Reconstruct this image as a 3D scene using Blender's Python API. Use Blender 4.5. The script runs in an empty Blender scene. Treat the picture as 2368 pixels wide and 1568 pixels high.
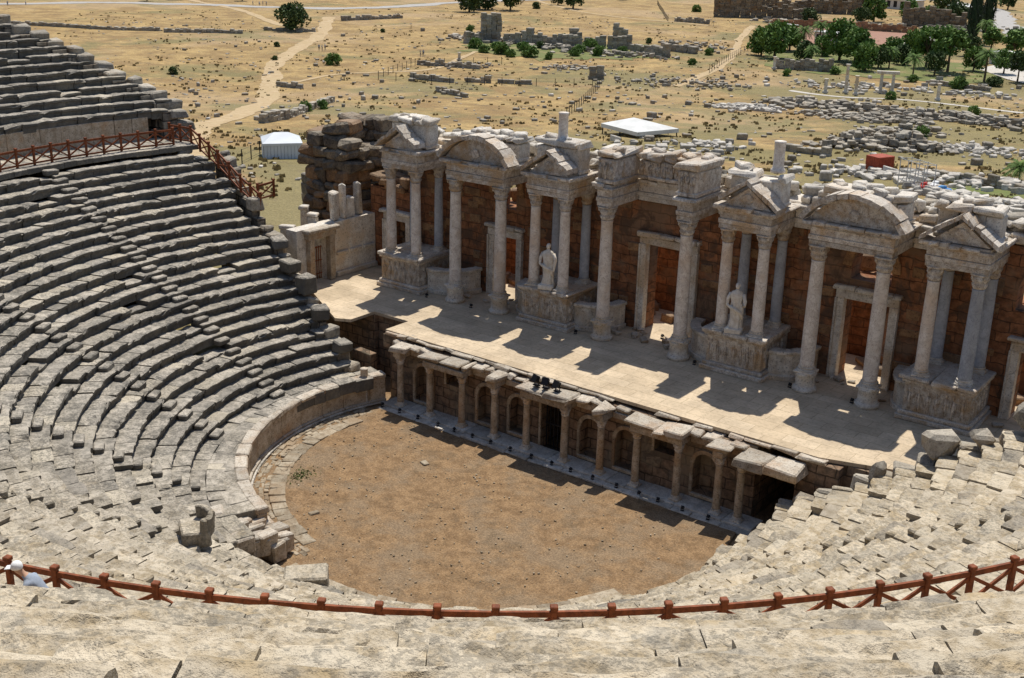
import bpy, math, random
from mathutils import Vector, Matrix, noise
random.seed(7)
R=random.random
def U(a,b): return a+(b-a)*random.random()
def nz(x,y,z,s=1.0): return noise.noise(Vector((x*s,y*s,z*s)))
scene=bpy.context.scene
COL=scene.collection
# ------------------------------------------------------------------ materials
def mat_new(name):
    m=bpy.data.materials.new(name); m.use_nodes=True
    nt=m.node_tree; nt.nodes.clear()
    o=nt.nodes.new('ShaderNodeOutputMaterial'); b=nt.nodes.new('ShaderNodeBsdfPrincipled')
    nt.links.new(b.outputs[0],o.inputs[0]); b.inputs['Roughness'].default_value=.9
    b.inputs['Specular IOR Level'].default_value=.2
    return m,nt,b
class N:
    def __init__(s,nt):
        s.nt=nt; g=nt.nodes.new('ShaderNodeNewGeometry'); s.pos=g.outputs['Position']; s.nrm=g.outputs['Normal']
    def put(s,sock,v):
        if isinstance(v,bpy.types.NodeSocket): s.nt.links.new(v,sock)
        else:
            if isinstance(v,(tuple,list)) and len(v)==3 and sock.type=='RGBA': v=(*v,1)
            sock.default_value=v
    def noise(s,scale,detail=5,rough=.6,vec=None,dist=0):
        n=s.nt.nodes.new('ShaderNodeTexNoise'); s.put(n.inputs['Vector'],vec or s.pos)
        n.inputs['Scale'].default_value=scale; n.inputs['Detail'].default_value=min(detail,5); n.inputs['Roughness'].default_value=rough
        n.inputs['Distortion'].default_value=dist
        return n.outputs[0]
    def ramp(s,v,a,b,lo=0.0,hi=1.0):
        n=s.nt.nodes.new('ShaderNodeMapRange'); n.interpolation_type='SMOOTHSTEP'
        s.put(n.inputs[0],v); n.inputs[1].default_value=a; n.inputs[2].default_value=b; n.inputs[3].default_value=lo; n.inputs[4].default_value=hi
        return n.outputs[0]
    def mix(s,f,a,b,mode='MIX'):
        n=s.nt.nodes.new('ShaderNodeMix'); n.data_type='RGBA'; n.blend_type=mode
        s.put(n.inputs[0],f); s.put(n.inputs[6],a); s.put(n.inputs[7],b); return n.outputs[2]
    def math(s,op,a,b=0.0,c=0.0):
        n=s.nt.nodes.new('ShaderNodeMath'); n.operation=op; s.put(n.inputs[0],a); s.put(n.inputs[1],b); s.put(n.inputs[2],c); return n.outputs[0]
    def sep(s,v):
        n=s.nt.nodes.new('ShaderNodeSeparateXYZ'); s.put(n.inputs[0],v); return n.outputs
    def comb(s,x,y,z=0.0):
        n=s.nt.nodes.new('ShaderNodeCombineXYZ'); s.put(n.inputs[0],x); s.put(n.inputs[1],y); s.put(n.inputs[2],z); return n.outputs[0]
    def attr(s,name):
        n=s.nt.nodes.new('ShaderNodeAttribute'); n.attribute_name=name; return n.outputs['Fac']
    def bump(s,b,h,strength,dist):
        n=s.nt.nodes.new('ShaderNodeBump'); s.put(n.inputs['Height'],h); n.inputs['Strength'].default_value=strength; n.inputs['Distance'].default_value=dist
        s.nt.links.new(n.outputs[0],b.inputs['Normal'])
def bright(n,col,f):
    return n.mix(1.0,col,n.comb(f,f,f),'MULTIPLY')
def stone(name,c1,c2,c3=None,topc=None,scale=1.0,vary=.35,bump=.6,bd=.05,speck=.5,topf=.6,veins=None):
    m,nt,b=mat_new(name); n=N(nt)
    a=n.noise(.5*scale,3); d=n.noise(2.6*scale,5,.68); e=n.noise(13*scale,3,.75)
    col=n.mix(n.ramp(d,.35,.65),c2,c1)
    if c3: col=n.mix(n.ramp(a,.48,.66,0,.85),col,c3)
    if veins:
        v=n.noise(1.2*scale,4,.6,dist=2.5); vv=n.math('ABSOLUTE',n.math('SUBTRACT',v,.5))
        col=n.mix(n.ramp(vv,0,.03,.6,0),col,veins)
    if topc:
        up=n.ramp(n.sep(n.nrm)[2],.45,.8); up=n.math('MULTIPLY',up,n.ramp(d,.3,.6,topf*.5,topf))
        col=n.mix(up,col,topc)
    col=bright(n,col,n.ramp(e,.52,.68,1,1-speck))
    rv=n.attr('rnd'); col=bright(n,col,n.math('ADD',n.math('MULTIPLY',rv,vary),1-vary*.5))
    nt.links.new(col,b.inputs['Base Color'])
    h=n.math('ADD',d,n.math('MULTIPLY',e,.35)); n.bump(b,h,bump,bd)
    return m
def masonry(name,ca,cb,mortar,w=.9,h=.45,ms=.03,dirt=None,bump=.8,irr=.12,dirt2=None):
    m,nt,b=mat_new(name); n=N(nt)
    x,y,z=n.sep(n.pos)[0:3]
    wob=n.noise(1.3,2); wv=n.math('MULTIPLY',n.math('SUBTRACT',wob,.5),irr*2)
    vec=n.comb(n.math('ADD',n.math('ADD',x,y),wv),n.math('ADD',z,wv),0.0)
    br=nt.nodes.new('ShaderNodeTexBrick'); nt.links.new(vec,br.inputs['Vector'])
    br.inputs['Scale'].default_value=1; br.inputs['Brick Width'].default_value=w; br.inputs['Row Height'].default_value=h
    br.inputs['Mortar Size'].default_value=ms; br.inputs['Mortar Smooth'].default_value=.3; br.inputs['Bias'].default_value=0
    br.inputs['Color1'].default_value=(*ca,1); br.inputs['Color2'].default_value=(*cb,1); br.inputs['Mortar'].default_value=(*mortar,1)
    d=n.noise(3,5,.7); a=n.noise(.45,4)
    col=bright(n,br.outputs[0],n.ramp(d,.3,.7,.55,1.3))
    if dirt: col=n.mix(n.ramp(a,.5,.65,0,.75),col,dirt)
    if dirt2: col=n.mix(n.ramp(n.noise(.8,5,.7,dist=.8),.5,.63,0,.8),col,dirt2)
    nt.links.new(col,b.inputs['Base Color'])
    hh=n.math('SUBTRACT',n.math('MULTIPLY',d,.6),n.math('MULTIPLY',br.outputs[1],.8)); n.bump(b,hh,bump,.08)
    return m
def plain(name,c,rough=.7,vary=.2,scale=3,metal=0):
    m,nt,b=mat_new(name); n=N(nt); d=n.noise(scale,4)
    col=bright(n,c,n.ramp(d,.3,.7,1-vary,1+vary)); nt.links.new(col,b.inputs['Base Color'])
    b.inputs['Roughness'].default_value=rough; b.inputs['Metallic'].default_value=metal
    return m
def seat_mat():
    m,nt,b=mat_new('weathered_travertine'); n=N(nt)
    p=n.sep(n.pos); a=n.noise(.35,4); d=n.noise(2.2,5,.72); e=n.noise(9,4,.78); g=n.noise(.9,3)
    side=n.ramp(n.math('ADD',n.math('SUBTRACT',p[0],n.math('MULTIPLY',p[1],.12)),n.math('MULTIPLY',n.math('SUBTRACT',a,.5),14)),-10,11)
    grey=n.mix(n.ramp(d,.36,.62),(.22,.20,.165),(.47,.42,.345))
    cream=n.mix(n.ramp(d,.34,.6),(.36,.285,.18),(.56,.48,.355))
    cream=n.mix(n.ramp(g,.55,.72,0,.6),cream,(.47,.345,.18))
    col=n.mix(side,grey,cream)
    col=n.mix(n.ramp(n.noise(.55,5,.7,dist=.7),.53,.66,0,.55),col,(.27,.25,.21))
    rv=n.attr('rnd')
    col=n.mix(n.ramp(rv,.75,.95,0,.55),col,(.57,.50,.38)); col=n.mix(n.ramp(rv,.0,.2,.5,0),col,(.25,.23,.20))
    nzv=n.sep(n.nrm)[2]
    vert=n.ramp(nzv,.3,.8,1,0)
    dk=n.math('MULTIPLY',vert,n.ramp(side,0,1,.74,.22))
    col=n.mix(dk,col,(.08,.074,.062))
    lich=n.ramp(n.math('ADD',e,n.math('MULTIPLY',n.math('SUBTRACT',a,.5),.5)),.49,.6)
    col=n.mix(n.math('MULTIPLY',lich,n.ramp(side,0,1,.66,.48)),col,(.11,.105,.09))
    col=bright(n,col,n.math('ADD',n.math('MULTIPLY',n.attr('rnd2'),.3),.85))
    nt.links.new(col,b.inputs['Base Color'])
    n.bump(b,n.math('ADD',d,n.math('MULTIPLY',e,.5)),1.0,.09)
    return m
def ground_mat():
    m,nt,b=mat_new('dry_grass_field'); n=N(nt)
    p=n.sep(n.pos)
    a=n.noise(.018,5,.6); c=n.noise(.11,5,.7); d=n.noise(.9,5,.75); e=n.noise(5,3,.7); g=n.noise(.035,5,.68,dist=.6)
    col=n.mix(n.ramp(c,.38,.62),(.28,.18,.075),(.47,.325,.135))
    col=n.mix(n.ramp(d,.42,.66,0,.75),col,(.24,.165,.075))
    col=n.mix(n.ramp(a,.5,.6,0,.6),col,(.42,.30,.17))
    gr=n.ramp(p[0],-190,-50,0,.13)
    col=n.mix(n.ramp(n.math('ADD',g,gr),.52,.66,0,.72),col,(.18,.165,.07))
    col=n.mix(n.ramp(n.noise(.3,5,.75),.55,.67,0,.7),col,(.15,.115,.07))
    col=bright(n,col,n.ramp(e,.3,.7,.75,1.2))
    nt.links.new(col,b.inputs['Base Color']); n.bump(b,d,.7,.5)
    return m
def dirt_mat():
    m,nt,b=mat_new('orchestra_earth'); n=N(nt)
    a=n.noise(.35,5,.65); c=n.noise(1.8,5,.75); d=n.noise(12,4,.8); v=n.noise(40,1)
    col=n.mix(n.ramp(c,.35,.65),(.20,.122,.06),(.33,.21,.108))
    col=n.mix(n.ramp(a,.45,.62,0,.55),col,(.25,.19,.125))
    col=n.mix(n.ramp(n.noise(.8,5,.75,dist=.5),.53,.66,0,.5),col,(.14,.097,.055))
    col=bright(n,col,n.ramp(d,.35,.65,1.2,.65)); col=n.mix(n.ramp(v,.68,.74,0,.8),col,(.5,.43,.33))
    nt.links.new(col,b.inputs['Base Color']); n.bump(b,n.math('ADD',c,d),.7,.06)
    return m
def floor_mat():
    m,nt,b=mat_new('stage_paving'); n=N(nt)
    br=nt.nodes.new('ShaderNodeTexBrick'); nt.links.new(n.pos,br.inputs['Vector'])
    br.inputs['Scale'].default_value=1; br.inputs['Brick Width'].default_value=1.5; br.inputs['Row Height'].default_value=.75
    br.inputs['Mortar Size'].default_value=.012; br.inputs['Bias'].default_value=0
    br.inputs['Color1'].default_value=(.62,.50,.35,1); br.inputs['Color2'].default_value=(.53,.42,.285,1); br.inputs['Mortar'].default_value=(.36,.28,.18,1)
    c=n.noise(.6,5,.7); d=n.noise(7,5,.75)
    col=bright(n,br.outputs[0],n.ramp(c,.3,.7,.8,1.12)); col=bright(n,col,n.ramp(d,.48,.7,1,.72))
    nt.links.new(col,b.inputs['Base Color']); n.bump(b,n.math('SUBTRACT',d,br.outputs[1]),.3,.02)
    return m
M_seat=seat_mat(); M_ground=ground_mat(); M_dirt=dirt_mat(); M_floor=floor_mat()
M_marble=stone('aged_marble',(.74,.69,.60),(.55,.48,.39),(.57,.43,.28),topc=(.58,.54,.48),vary=.3,speck=.6,bump=.8)
M_shaft=stone('veined_marble_shaft',(.80,.74,.66),(.64,.57,.49),(.64,.50,.37),vary=.12,speck=.22,bump=.3,veins=(.40,.30,.24))
M_blue=stone('grey_blue_marble',(.46,.48,.51),(.36,.38,.41),(.33,.34,.36),vary=.1,speck=.15,bump=.2,veins=(.24,.25,.28))
M_carve=stone('carved_marble',(.74,.67,.57),(.46,.37,.28),(.54,.37,.21),topc=(.58,.53,.46),scale=1.6,vary=.35,speck=.68,bump=1,bd=.08)
M_statue=stone('statue_marble',(.82,.76,.66),(.66,.58,.47),None,scale=2,vary=.1,speck=.2,bump=.3)
M_brown=masonry('orange_travertine_wall',(.36,.155,.07),(.24,.105,.05),(.11,.06,.035),w=1.15,h=.5,ms=.022,dirt=(.25,.165,.105),dirt2=(.115,.075,.05),irr=.16)
M_orange=stone('orange_rough_stone',(.44,.25,.12),(.26,.15,.08),(.19,.13,.085),topc=(.26,.22,.17),scale=.8,vary=.5,speck=.6,bump=1,bd=.1)
M_blackst=stone('black_crusted_stone',(.30,.23,.15),(.12,.10,.08),(.24,.15,.08),topc=(.28,.25,.20),scale=.8,vary=.6,speck=.7,bump=1,bd=.1)
M_greyw=masonry('grey_ruin_masonry',(.30,.26,.20),(.22,.19,.15),(.08,.07,.06),w=1.1,h=.5,ms=.05,dirt=(.20,.15,.10),irr=.2)
M_rubble=stone('grey_rubble_stone',(.40,.36,.29),(.24,.21,.17),(.31,.24,.16),topc=(.42,.38,.31),vary=.6,speck=.5,bump=1,bd=.08)
M_whiter=stone('white_rubble_marble',(.60,.56,.49),(.43,.39,.33),None,vary=.5,speck=.5)
M_prosc=stone('proscenium_travertine',(.52,.43,.32),(.34,.26,.175),(.42,.26,.14),topc=(.50,.47,.41),vary=.4,speck=.65,bump=1)
M_proscw=masonry('proscenium_wall_blocks',(.31,.205,.13),(.23,.15,.095),(.10,.07,.045),w=.8,h=.5,ms=.03,dirt=(.31,.25,.17),dirt2=(.12,.095,.07))
M_pave=stone('old_paving',(.40,.34,.25),(.27,.21,.14),(.30,.22,.14),vary=.5,speck=.5,bump=.9)
M_wood=plain('red_brown_wood',(.21,.062,.022),.6,.35,6)
M_dark=plain('black_metal',(.02,.02,.022),.4,.1)
M_white=plain('white_canvas',(.66,.66,.63),.7,.1,.5)
M_trunk=plain('bark',(.12,.085,.055),.9,.3,3)
M_path=stone('dusty_path',(.50,.38,.225),(.42,.30,.16),(.44,.33,.18),scale=.3,vary=.0,speck=.25,bump=.3)
M_road=stone('pale_road',(.42,.40,.37),(.36,.34,.31),None,scale=.3,vary=0,speck=.15,bump=.1)
M_gravel=stone('white_gravel',(.58,.54,.48),(.48,.44,.38),None,scale=.3,vary=0,speck=.15,bump=.1)
M_terra=stone('terracotta_paving',(.36,.20,.14),(.30,.17,.12),None,scale=.3,vary=0,speck=.15,bump=.1)
M_lawn=stone('green_lawn',(.13,.17,.045),(.18,.175,.065),(.27,.215,.10),scale=.4,vary=0,speck=.4,bump=.3)
M_redbox=plain('rusty_red_sheet',(.34,.07,.035),.6,.2)
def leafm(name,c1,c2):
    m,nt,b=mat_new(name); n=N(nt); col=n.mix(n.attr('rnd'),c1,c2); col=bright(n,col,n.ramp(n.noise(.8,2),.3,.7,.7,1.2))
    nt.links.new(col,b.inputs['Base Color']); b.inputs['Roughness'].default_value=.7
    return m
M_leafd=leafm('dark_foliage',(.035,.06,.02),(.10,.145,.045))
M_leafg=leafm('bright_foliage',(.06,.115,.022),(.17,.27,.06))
M_cyp=leafm('cypress_foliage',(.015,.03,.014),(.035,.06,.025))
# ------------------------------------------------------------------ mesh builder
_s=[(a,b,c) for a in(-1,1) for b in(-1,1) for c in(-1,1)]
_id={}
for i,s in enumerate(_s):
    for k in range(3): _id[(s,k)]=i*3+k
_tf=[]
def _o(s,k,v): l=list(s); l[k]=v; return tuple(l)
for k in range(3):
    l,mm=[(1,2),(0,2),(0,1)][k]
    for sg in(-1,1):
        q=[]
        for (p,t) in((-1,-1),(1,-1),(1,1),(-1,1)):
            s=[0,0,0]; s[k]=sg; s[l]=p; s[mm]=t; q.append(_id[(tuple(s),k)])
        _tf.append(q)
for ax in range(3):
    k,l=[(1,2),(0,2),(0,1)][ax]
    for a in(-1,1):
        for b_ in(-1,1):
            s=[0,0,0]; s[k]=a; s[l]=b_
            s0=_o(s,ax,-1); s1=_o(s,ax,1)
            _tf.append([_id[(s0,k)],_id[(s1,k)],_id[(s1,l)],_id[(s0,l)]])
for s in _s: _tf.append([_id[(s,0)],_id[(s,1)],_id[(s,2)]])
def _tv(h,c):
    out=[]
    for s in _s:
        for k in range(3):
            out.append([s[j]*(h[j]-(0 if j==k else c)) for j in range(3)])
    return out
_ref=_tv((1,1,1),.2)
for i,q in enumerate(_tf):
    a,b_,c=[Vector(_ref[j]) for j in q[:3]]
    nn=(b_-a).cross(c-a); cen=sum((Vector(_ref[j]) for j in q),Vector())
    if nn.dot(cen)<0: _tf[i]=q[::-1]
class MB:
    def __init__(s): s.v=[]; s.f=[]; s.r=[]; s.m=[]
    def add(s,vs,fs,r=None,m=0):
        o=len(s.v); s.v.extend(vs); r=R() if r is None else r
        for f in fs: s.f.append([i+o for i in f]); s.r.append(r); s.m.append(m)
    def block(s,c,size,rz=0,ch=.03,jit=0.0,m=0,rx=0,ry=0,r=None):
        h=[max(.005,q/2) for q in size]; ch=min(ch,min(h)*.45)
        vs=_tv(h,ch)
        if jit:
            o=[Vector((U(-1,1),U(-1,1),U(-1,1)))*jit for _ in range(8)]
            vs=[[v[j]+o[i//3][j] for j in range(3)] for i,v in enumerate(vs)]
        mt=Matrix.Rotation(rz,3,'Z')
        if rx: mt=mt@Matrix.Rotation(rx,3,'X')
        if ry: mt=mt@Matrix.Rotation(ry,3,'Y')
        c=Vector(c); vs=[tuple(mt@Vector(v)+c) for v in vs]
        s.add(vs,_tf,r,m)
    def span(s,a,b,**k):
        s.block([(a[i]+b[i])/2 for i in range(3)],[abs(b[i]-a[i]) for i in range(3)],**k)
    def beam(s,p0,p1,w,h,m=0):
        p0=Vector(p0);p1=Vector(p1); d=(p1-p0); d.normalize()
        x=d.cross(Vector((0,0,1))); 
        if x.length<1e-3: x=Vector((1,0,0))
        x.normalize(); y=x.cross(d)
        vs=[]
        for q in(p0,p1):
            for a,b in((-1,-1),(1,-1),(1,1),(-1,1)): vs.append(tuple(q+x*a*w/2+y*b*h/2))
        s.add(vs,[(3,2,1,0),(4,5,6,7),(0,1,5,4),(1,2,6,5),(2,3,7,6),(3,0,4,7)],None,m)
    def lathe(s,prof,c=(0,0,0),seg=16,mod=None,m=0,cap=True):
        vs=[];fs=[]
        for i,(r,z) in enumerate(prof):
            for k in range(seg):
                t=2*math.pi*k/seg; rr=r*(mod(t,i) if mod else 1)
                vs.append((c[0]+rr*math.cos(t),c[1]+rr*math.sin(t),c[2]+z))
        for i in range(len(prof)-1):
            for k in range(seg):
                a=i*seg+k;b=i*seg+(k+1)%seg; fs.append((a,b,b+seg,a+seg))
        if cap: fs.append(list(range(seg))[::-1]); fs.append([(len(prof)-1)*seg+k for k in range(seg)])
        s.add(vs,fs,None,m)
    def ell(s,c,r,seg=8,rings=5,m=0,rv=None,bumpy=0):
        vs=[(c[0],c[1],c[2]-r[2])];fs=[]
        for i in range(1,rings):
            p=math.pi*i/rings
            for k in range(seg):
                t=2*math.pi*k/seg; q=1+U(-bumpy,bumpy)
                vs.append((c[0]+r[0]*q*math.sin(p)*math.cos(t),c[1]+r[1]*q*math.sin(p)*math.sin(t),c[2]-r[2]*q*math.cos(p)))
        vs.append((c[0],c[1],c[2]+r[2])); n=len(vs)-1
        for k in range(seg):
            fs.append((0,1+(k+1)%seg,1+k)); fs.append((n,n-seg+k,n-seg+(k+1)%seg))
            for i in range(rings-2):
                a=1+i*seg+k;b=1+i*seg+(k+1)%seg; fs.append((a,b,b+seg,a+seg))
        s.add(vs,fs,rv,m)
    def tube(s,pts,rad,seg=8,m=0):
        pts=[Vector(p) for p in pts]; vs=[];fs=[]
        for i,p in enumerate(pts):
            d=(pts[min(i+1,len(pts)-1)]-pts[max(i-1,0)]).normalized()
            x=d.cross(Vector((.3,1,.1))).normalized(); y=d.cross(x)
            for k in range(seg):
                t=2*math.pi*k/seg; vs.append(tuple(p+(x*math.cos(t)+y*math.sin(t))*rad[i]))
        for i in range(len(pts)-1):
            for k in range(seg):
                a=i*seg+k;b=i*seg+(k+1)%seg; fs.append((a,b,b+seg,a+seg))
        fs.append(list(range(seg))[::-1]); fs.append([(len(pts)-1)*seg+k for k in range(seg)])
        s.add(vs,fs,None,m)
    def prism(s,poly,y0,y1,m=0,r=None):
        n=len(poly); vs=[(x,y0,z) for x,z in poly]+[(x,y1,z) for x,z in poly]
        fs=[list(range(n)),[n+i for i in range(n)][::-1]]+[(i,i+n,(i+1)%n+n,(i+1)%n) for i in range(n)]
        s.add(vs,fs,r,m)
    def mesh(s,name):
        me=bpy.data.meshes.new(name); me.from_pydata([tuple(v) for v in s.v],[],s.f); me.update()
        me.polygons.foreach_set('material_index',s.m)
        a=me.attributes.new('rnd','FLOAT','FACE'); a.data.foreach_set('value',s.r)
        a=me.attributes.new('rnd2','FLOAT','FACE'); a.data.foreach_set('value',[(x*7.31)%1 for x in s.r])
        return me
    def obj(s,name,mats,parent=None,smooth=False,loc=None,**k):
        me=s.mesh(name)
        for q in (mats if isinstance(mats,(list,tuple)) else [mats]): me.materials.append(q)
        return mk(name,me,parent,loc=loc,smooth=smooth,**k)
def mk(name,data,parent=None,loc=None,rz=0,smooth=False,label=None,category=None,kind=None,group=None,scale=None):
    o=bpy.data.objects.new(name,data); COL.objects.link(o)
    if parent: o.parent=parent
    if loc: o.location=loc
    if rz: o.rotation_euler=(0,0,rz)
    if scale: o.scale=scale
    if smooth and data:
        data.polygons.foreach_set('use_smooth',[True]*len(data.polygons))
    for kk,vv in(('label',label),('category',category),('kind',kind),('group',group)):
        if vv: o[kk]=vv
    return o
def thing(name,loc,label,category,**k): return mk(name,None,loc=loc,label=label,category=category,**k)
def wall_open(mb,x0,x1,z0,z1,y0,y1,ops,m=0,seg=10):
    """wall in xz plane with openings (cx,w,zb,zt,arched)"""
    xs=x0
    for cx,w,zb,zt,ar in sorted(ops):
        a,b=cx-w/2,cx+w/2
        mb.prism([(xs,z0),(a,z0),(a,z1),(xs,z1)],y0,y1,m)
        if zb>z0+.01: mb.prism([(a,z0),(b,z0),(b,zb),(a,zb)],y0,y1,m)
        if ar:
            r=w/2; zs=zt-r
            for i in range(seg):
                t0=math.pi-math.pi*i/seg; t1=math.pi-math.pi*(i+1)/seg
                p0=(cx+r*math.cos(t0),zs+r*math.sin(t0)); p1=(cx+r*math.cos(t1),zs+r*math.sin(t1))
                mb.prism([p0,p1,(p1[0],z1),(p0[0],z1)],y0,y1,m)
        elif zt<z1-.01: mb.prism([(a,zt),(b,zt),(b,z1),(a,z1)],y0,y1,m)
        xs=b
    mb.prism([(xs,z0),(x1,z0),(x1,z1),(xs,z1)],y0,y1,m)
# ------------------------------------------------------------------ terrain
CAM=Vector((30,-41.85,24)); TH=math.radians(19.45); RO=.0236; FL=2760.0
def T(x,y):
    q=0.7955*y-0.606*x; s=min(1,max(0,(q-15)/200))
    return -0.5-9*s*s*(3-2*s)+min(1,max(0,(q-25)/40))*.5*nz(x,y,0,.03)
def S(a,b):
    """image pixel traced back through the camera -> point on the terrain"""
    u=a-1184;w=b-784
    p=u*math.cos(RO)+w*math.sin(RO); q=w*math.cos(RO)-u*math.sin(RO)
    F=FL*math.cos(TH)-q*math.sin(TH); D=FL*math.sin(TH)+q*math.cos(TH)
    dx=0.7955*p-0.606*F; dy=0.606*p+0.7955*F; z=0.0
    for i in range(60):
        t=(24-z)/D; x=30+dx*t;y=-41.85+dy*t; z=0.5*z+0.5*T(x,y)
    return x,y,T(x,y)
def axis(lo,hi,st,far):
    a=[lo+i*st for i in range(int((hi-lo)/st)+1)]
    return [lo-f for f in far[::-1]]+a+[a[-1]+f for f in far]
far=[10,25,50,90,150,250,450,900,2000,6000]
xs=axis(-400,140,5,far); ys=axis(-90,420,5,far)
g=MB(); nx=len(xs)
vs=[(x,y,T(x,y)) for y in ys for x in xs]
fs=[(j*nx+i,j*nx+i+1,(j+1)*nx+i+1,(j+1)*nx+i) for j in range(len(ys)-1) for i in range(nx-1)]
g.add(vs,fs,.5); g.obj('ground',M_ground,smooth=True,kind='structure')
def ribbon(name,pts,w,mat,dz=.12):
    P=[Vector(S(*p)[:2]) for p in pts]; Q=[]
    for i in range(len(P)-1):
        p0=P[max(i-1,0)];p1=P[i];p2=P[i+1];p3=P[min(i+2,len(P)-1)]
        n=max(2,int((p2-p1).length/2))
        for k in range(n):
            t=k/n; Q.append(.5*((2*p1)+(p2-p0)*t+(2*p0-5*p1+4*p2-p3)*t*t+(3*p1-p0-3*p2+p3)*t**3))
    Q.append(P[-1]); mb=MB(); vs=[];fs=[]; K=4
    for i,q in enumerate(Q):
        d=(Q[min(i+1,len(Q)-1)]-Q[max(i-1,0)]).normalized(); nn=Vector((-d.y,d.x))
        wl=w*(1+.7*nz(i*.17,w,0,1)+.3*nz(i*.8,w,4,1)); wr=w*(1+.7*nz(i*.17,w,9,1)+.3*nz(i*.8,w,7,1))
        for k in range(K+1):
            f=k/K-.5; s=q+nn*(wr if f>0 else wl)*f; vs.append((s.x,s.y,T(s.x,s.y)+dz*(1 if 0<k<K else .4)))
    for i in range(len(Q)-1):
        for k in range(K): a=i*(K+1)+k; fs.append((a,a+1,a+K+2,a+K+1))
    mb.add(vs,fs,.5); return mb.obj(name,mat,smooth=True,kind='structure')
def patch(name,pts,mat,dz=.15,rag=0):
    P=[S(*p) for p in pts]; mb=MB()
    c=(sum(p[0] for p in P)/len(P),sum(p[1] for p in P)/len(P)); n=len(P)
    vs=[(c[0],c[1],T(*c)+dz)]; K=8
    B=[]
    for i in range(n):
        for k in range(8):
            t=k/8; x=P[i][0]*(1-t)+P[(i+1)%n][0]*t; y=P[i][1]*(1-t)+P[(i+1)%n][1]*t
            f=1+rag*nz(x,y,0,.15); B.append((c[0]+(x-c[0])*f,c[1]+(y-c[1])*f))
    for j in range(1,K+1):
        for b in B:
            x=c[0]+(b[0]-c[0])*j/K; y=c[1]+(b[1]-c[1])*j/K; vs.append((x,y,T(x,y)+dz))
    L=len(B); fs=[(0,1+i,1+(i+1)%L) for i in range(L)]
    for j in range(K-1):
        for i in range(L): a=1+j*L+i; b=1+j*L+(i+1)%L; fs.append((a,a+L,b+L,b))
    mb.add(vs,fs,.5); o=mb.obj(name,mat,kind='structure')
    for p in o.data.polygons:
        if p.normal.z<0: o.data.flip_normals(); break
    return o
ribbon('path',[(760,40),(742,80),(700,105),(640,145),(625,200),(612,235),(545,268),(470,292),(440,330),(430,370)],4.0,M_path)
ribbon('path',[(440,0),(560,25),(640,55),(742,80)],3,M_path,.16)
ribbon('path',[(640,200),(760,175),(870,168),(1000,160),(1100,120)],1.6,M_path,.16)
ribbon('path',[(1740,60),(1712,90),(1700,120),(1655,160),(1560,200)],2.2,M_path)
ribbon('path',[(1240,0),(1330,25),(1480,45),(1640,60)],2.0,M_path)
ribbon('path',[(1830,210),(1950,225),(2100,232),(2368,262)],1.4,M_gravel)
ribbon('road',[(-40,10),(200,6),(420,10),(640,17),(860,18),(1100,4),(1350,-2)],9,M_road,.2)
ribbon('road',[(2150,-2),(2290,20),(2330,60),(2400,110)],9,M_road,.2)
patch('pavement',[(1790,64),(1950,62),(2120,80),(2080,104),(1900,104),(1770,92)],M_terra)
patch('pavement',[(2260,160),(2300,152),(2420,168),(2420,205),(2330,185)],M_gravel)
patch('pavement',[(2060,96),(2200,98),(2210,118),(2080,112)],M_gravel,.2)
patch('grass',[(1740,118),(1900,112),(2060,125),(2250,150),(2330,185),(2100,190),(1800,158)],M_lawn,.08,.3)
patch('grass',[(2130,410),(2420,440),(2420,475),(2200,440)],M_lawn,.08,.5)
patch('grass',[(1090,100),(1250,96),(1420,105),(1530,135),(1250,140),(1080,118)],M_lawn,.08,.6)
# ------------------------------------------------------------------ cavea
C2=(.4,-4.6)
rad=math.radians
def lerp(a,b,t): return a+(b-a)*t
def seat_row(mb,Rr,zf,rise,depth,p0,p1,step,jr=.02,jz=.015,bl=(.7,1.5),miss=.015,na=.03,nf=1.4,fine=False):
    prof=[(.11,-rise-.1),(.10,-.2),(.0,-.15),(-.005,-.03),(.04,0),(.4,-.012),(depth+.12,-.02),(depth+.12,-rise-.1)]
    if fine: prof=[(.11,-rise-.1),(.10,-.22),(.02,-.17),(-.01,-.09),(.0,-.03),(.05,0),(.2,-.01),(.38,-.012),(.55,-.015),(depth+.12,-.02),(depth+.12,-rise-.1)]
    a=rad(p0); e=rad(p1); np_=len(prof)
    while a<e:
        L=U(*bl); da=min(L/Rr,e-a); n=max(1,int(round(L/step)))
        dr=random.gauss(0,jr); dz=random.gauss(0,jz); tl=random.gauss(0,jz)
        if R()<miss: dz-=U(.1,.3)*rise/.4; dr+=U(0,.12)
        vs=[];fs=[]
        g0=U(.004,.02)/Rr; wear=U(.5,1.8)
        for k in range(n+1):
            t=a+g0+(da-2*g0)*k/n; end=(k in(0,n)); zz=zf(math.degrees(t))+dz+tl*(k/n-.5)
            ct,st=math.cos(t),math.sin(t)
            for j,(pr,pz) in enumerate(prof):
                rr=Rr+pr+dr; x=rr*ct;y=rr*st;z=zz+pz
                if 0<j<np_-1:
                    q=nz(x+dz*90,y,z,nf); q2=nz(x,y+7,z,nf*3.3)
                    rr+=na*wear*(q*1.2+q2*.7)*(1.5 if j<np_*.6 else .4); z+=na*wear*(nz(x,y+3,z,nf)*1.1+q2*.5)
                    if 2<=j<=4 and q2*wear>.42: z-=.07*wear; rr+=.06
                    if end: z-=.025; rr+=.02 if j<4 else 0
                vs.append((rr*ct,rr*st,z))
        for k in range(n):
            for j in range(np_-1):
                o=k*np_+j; fs.append((o,o+np_,o+np_+1,o+1))
        fs.append(list(range(np_))); fs.append([n*np_+j for j in range(np_)][::-1])
        mb.add(vs,[f[::-1] for f in fs]); a+=da
PL,PR=163,377.5
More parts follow.
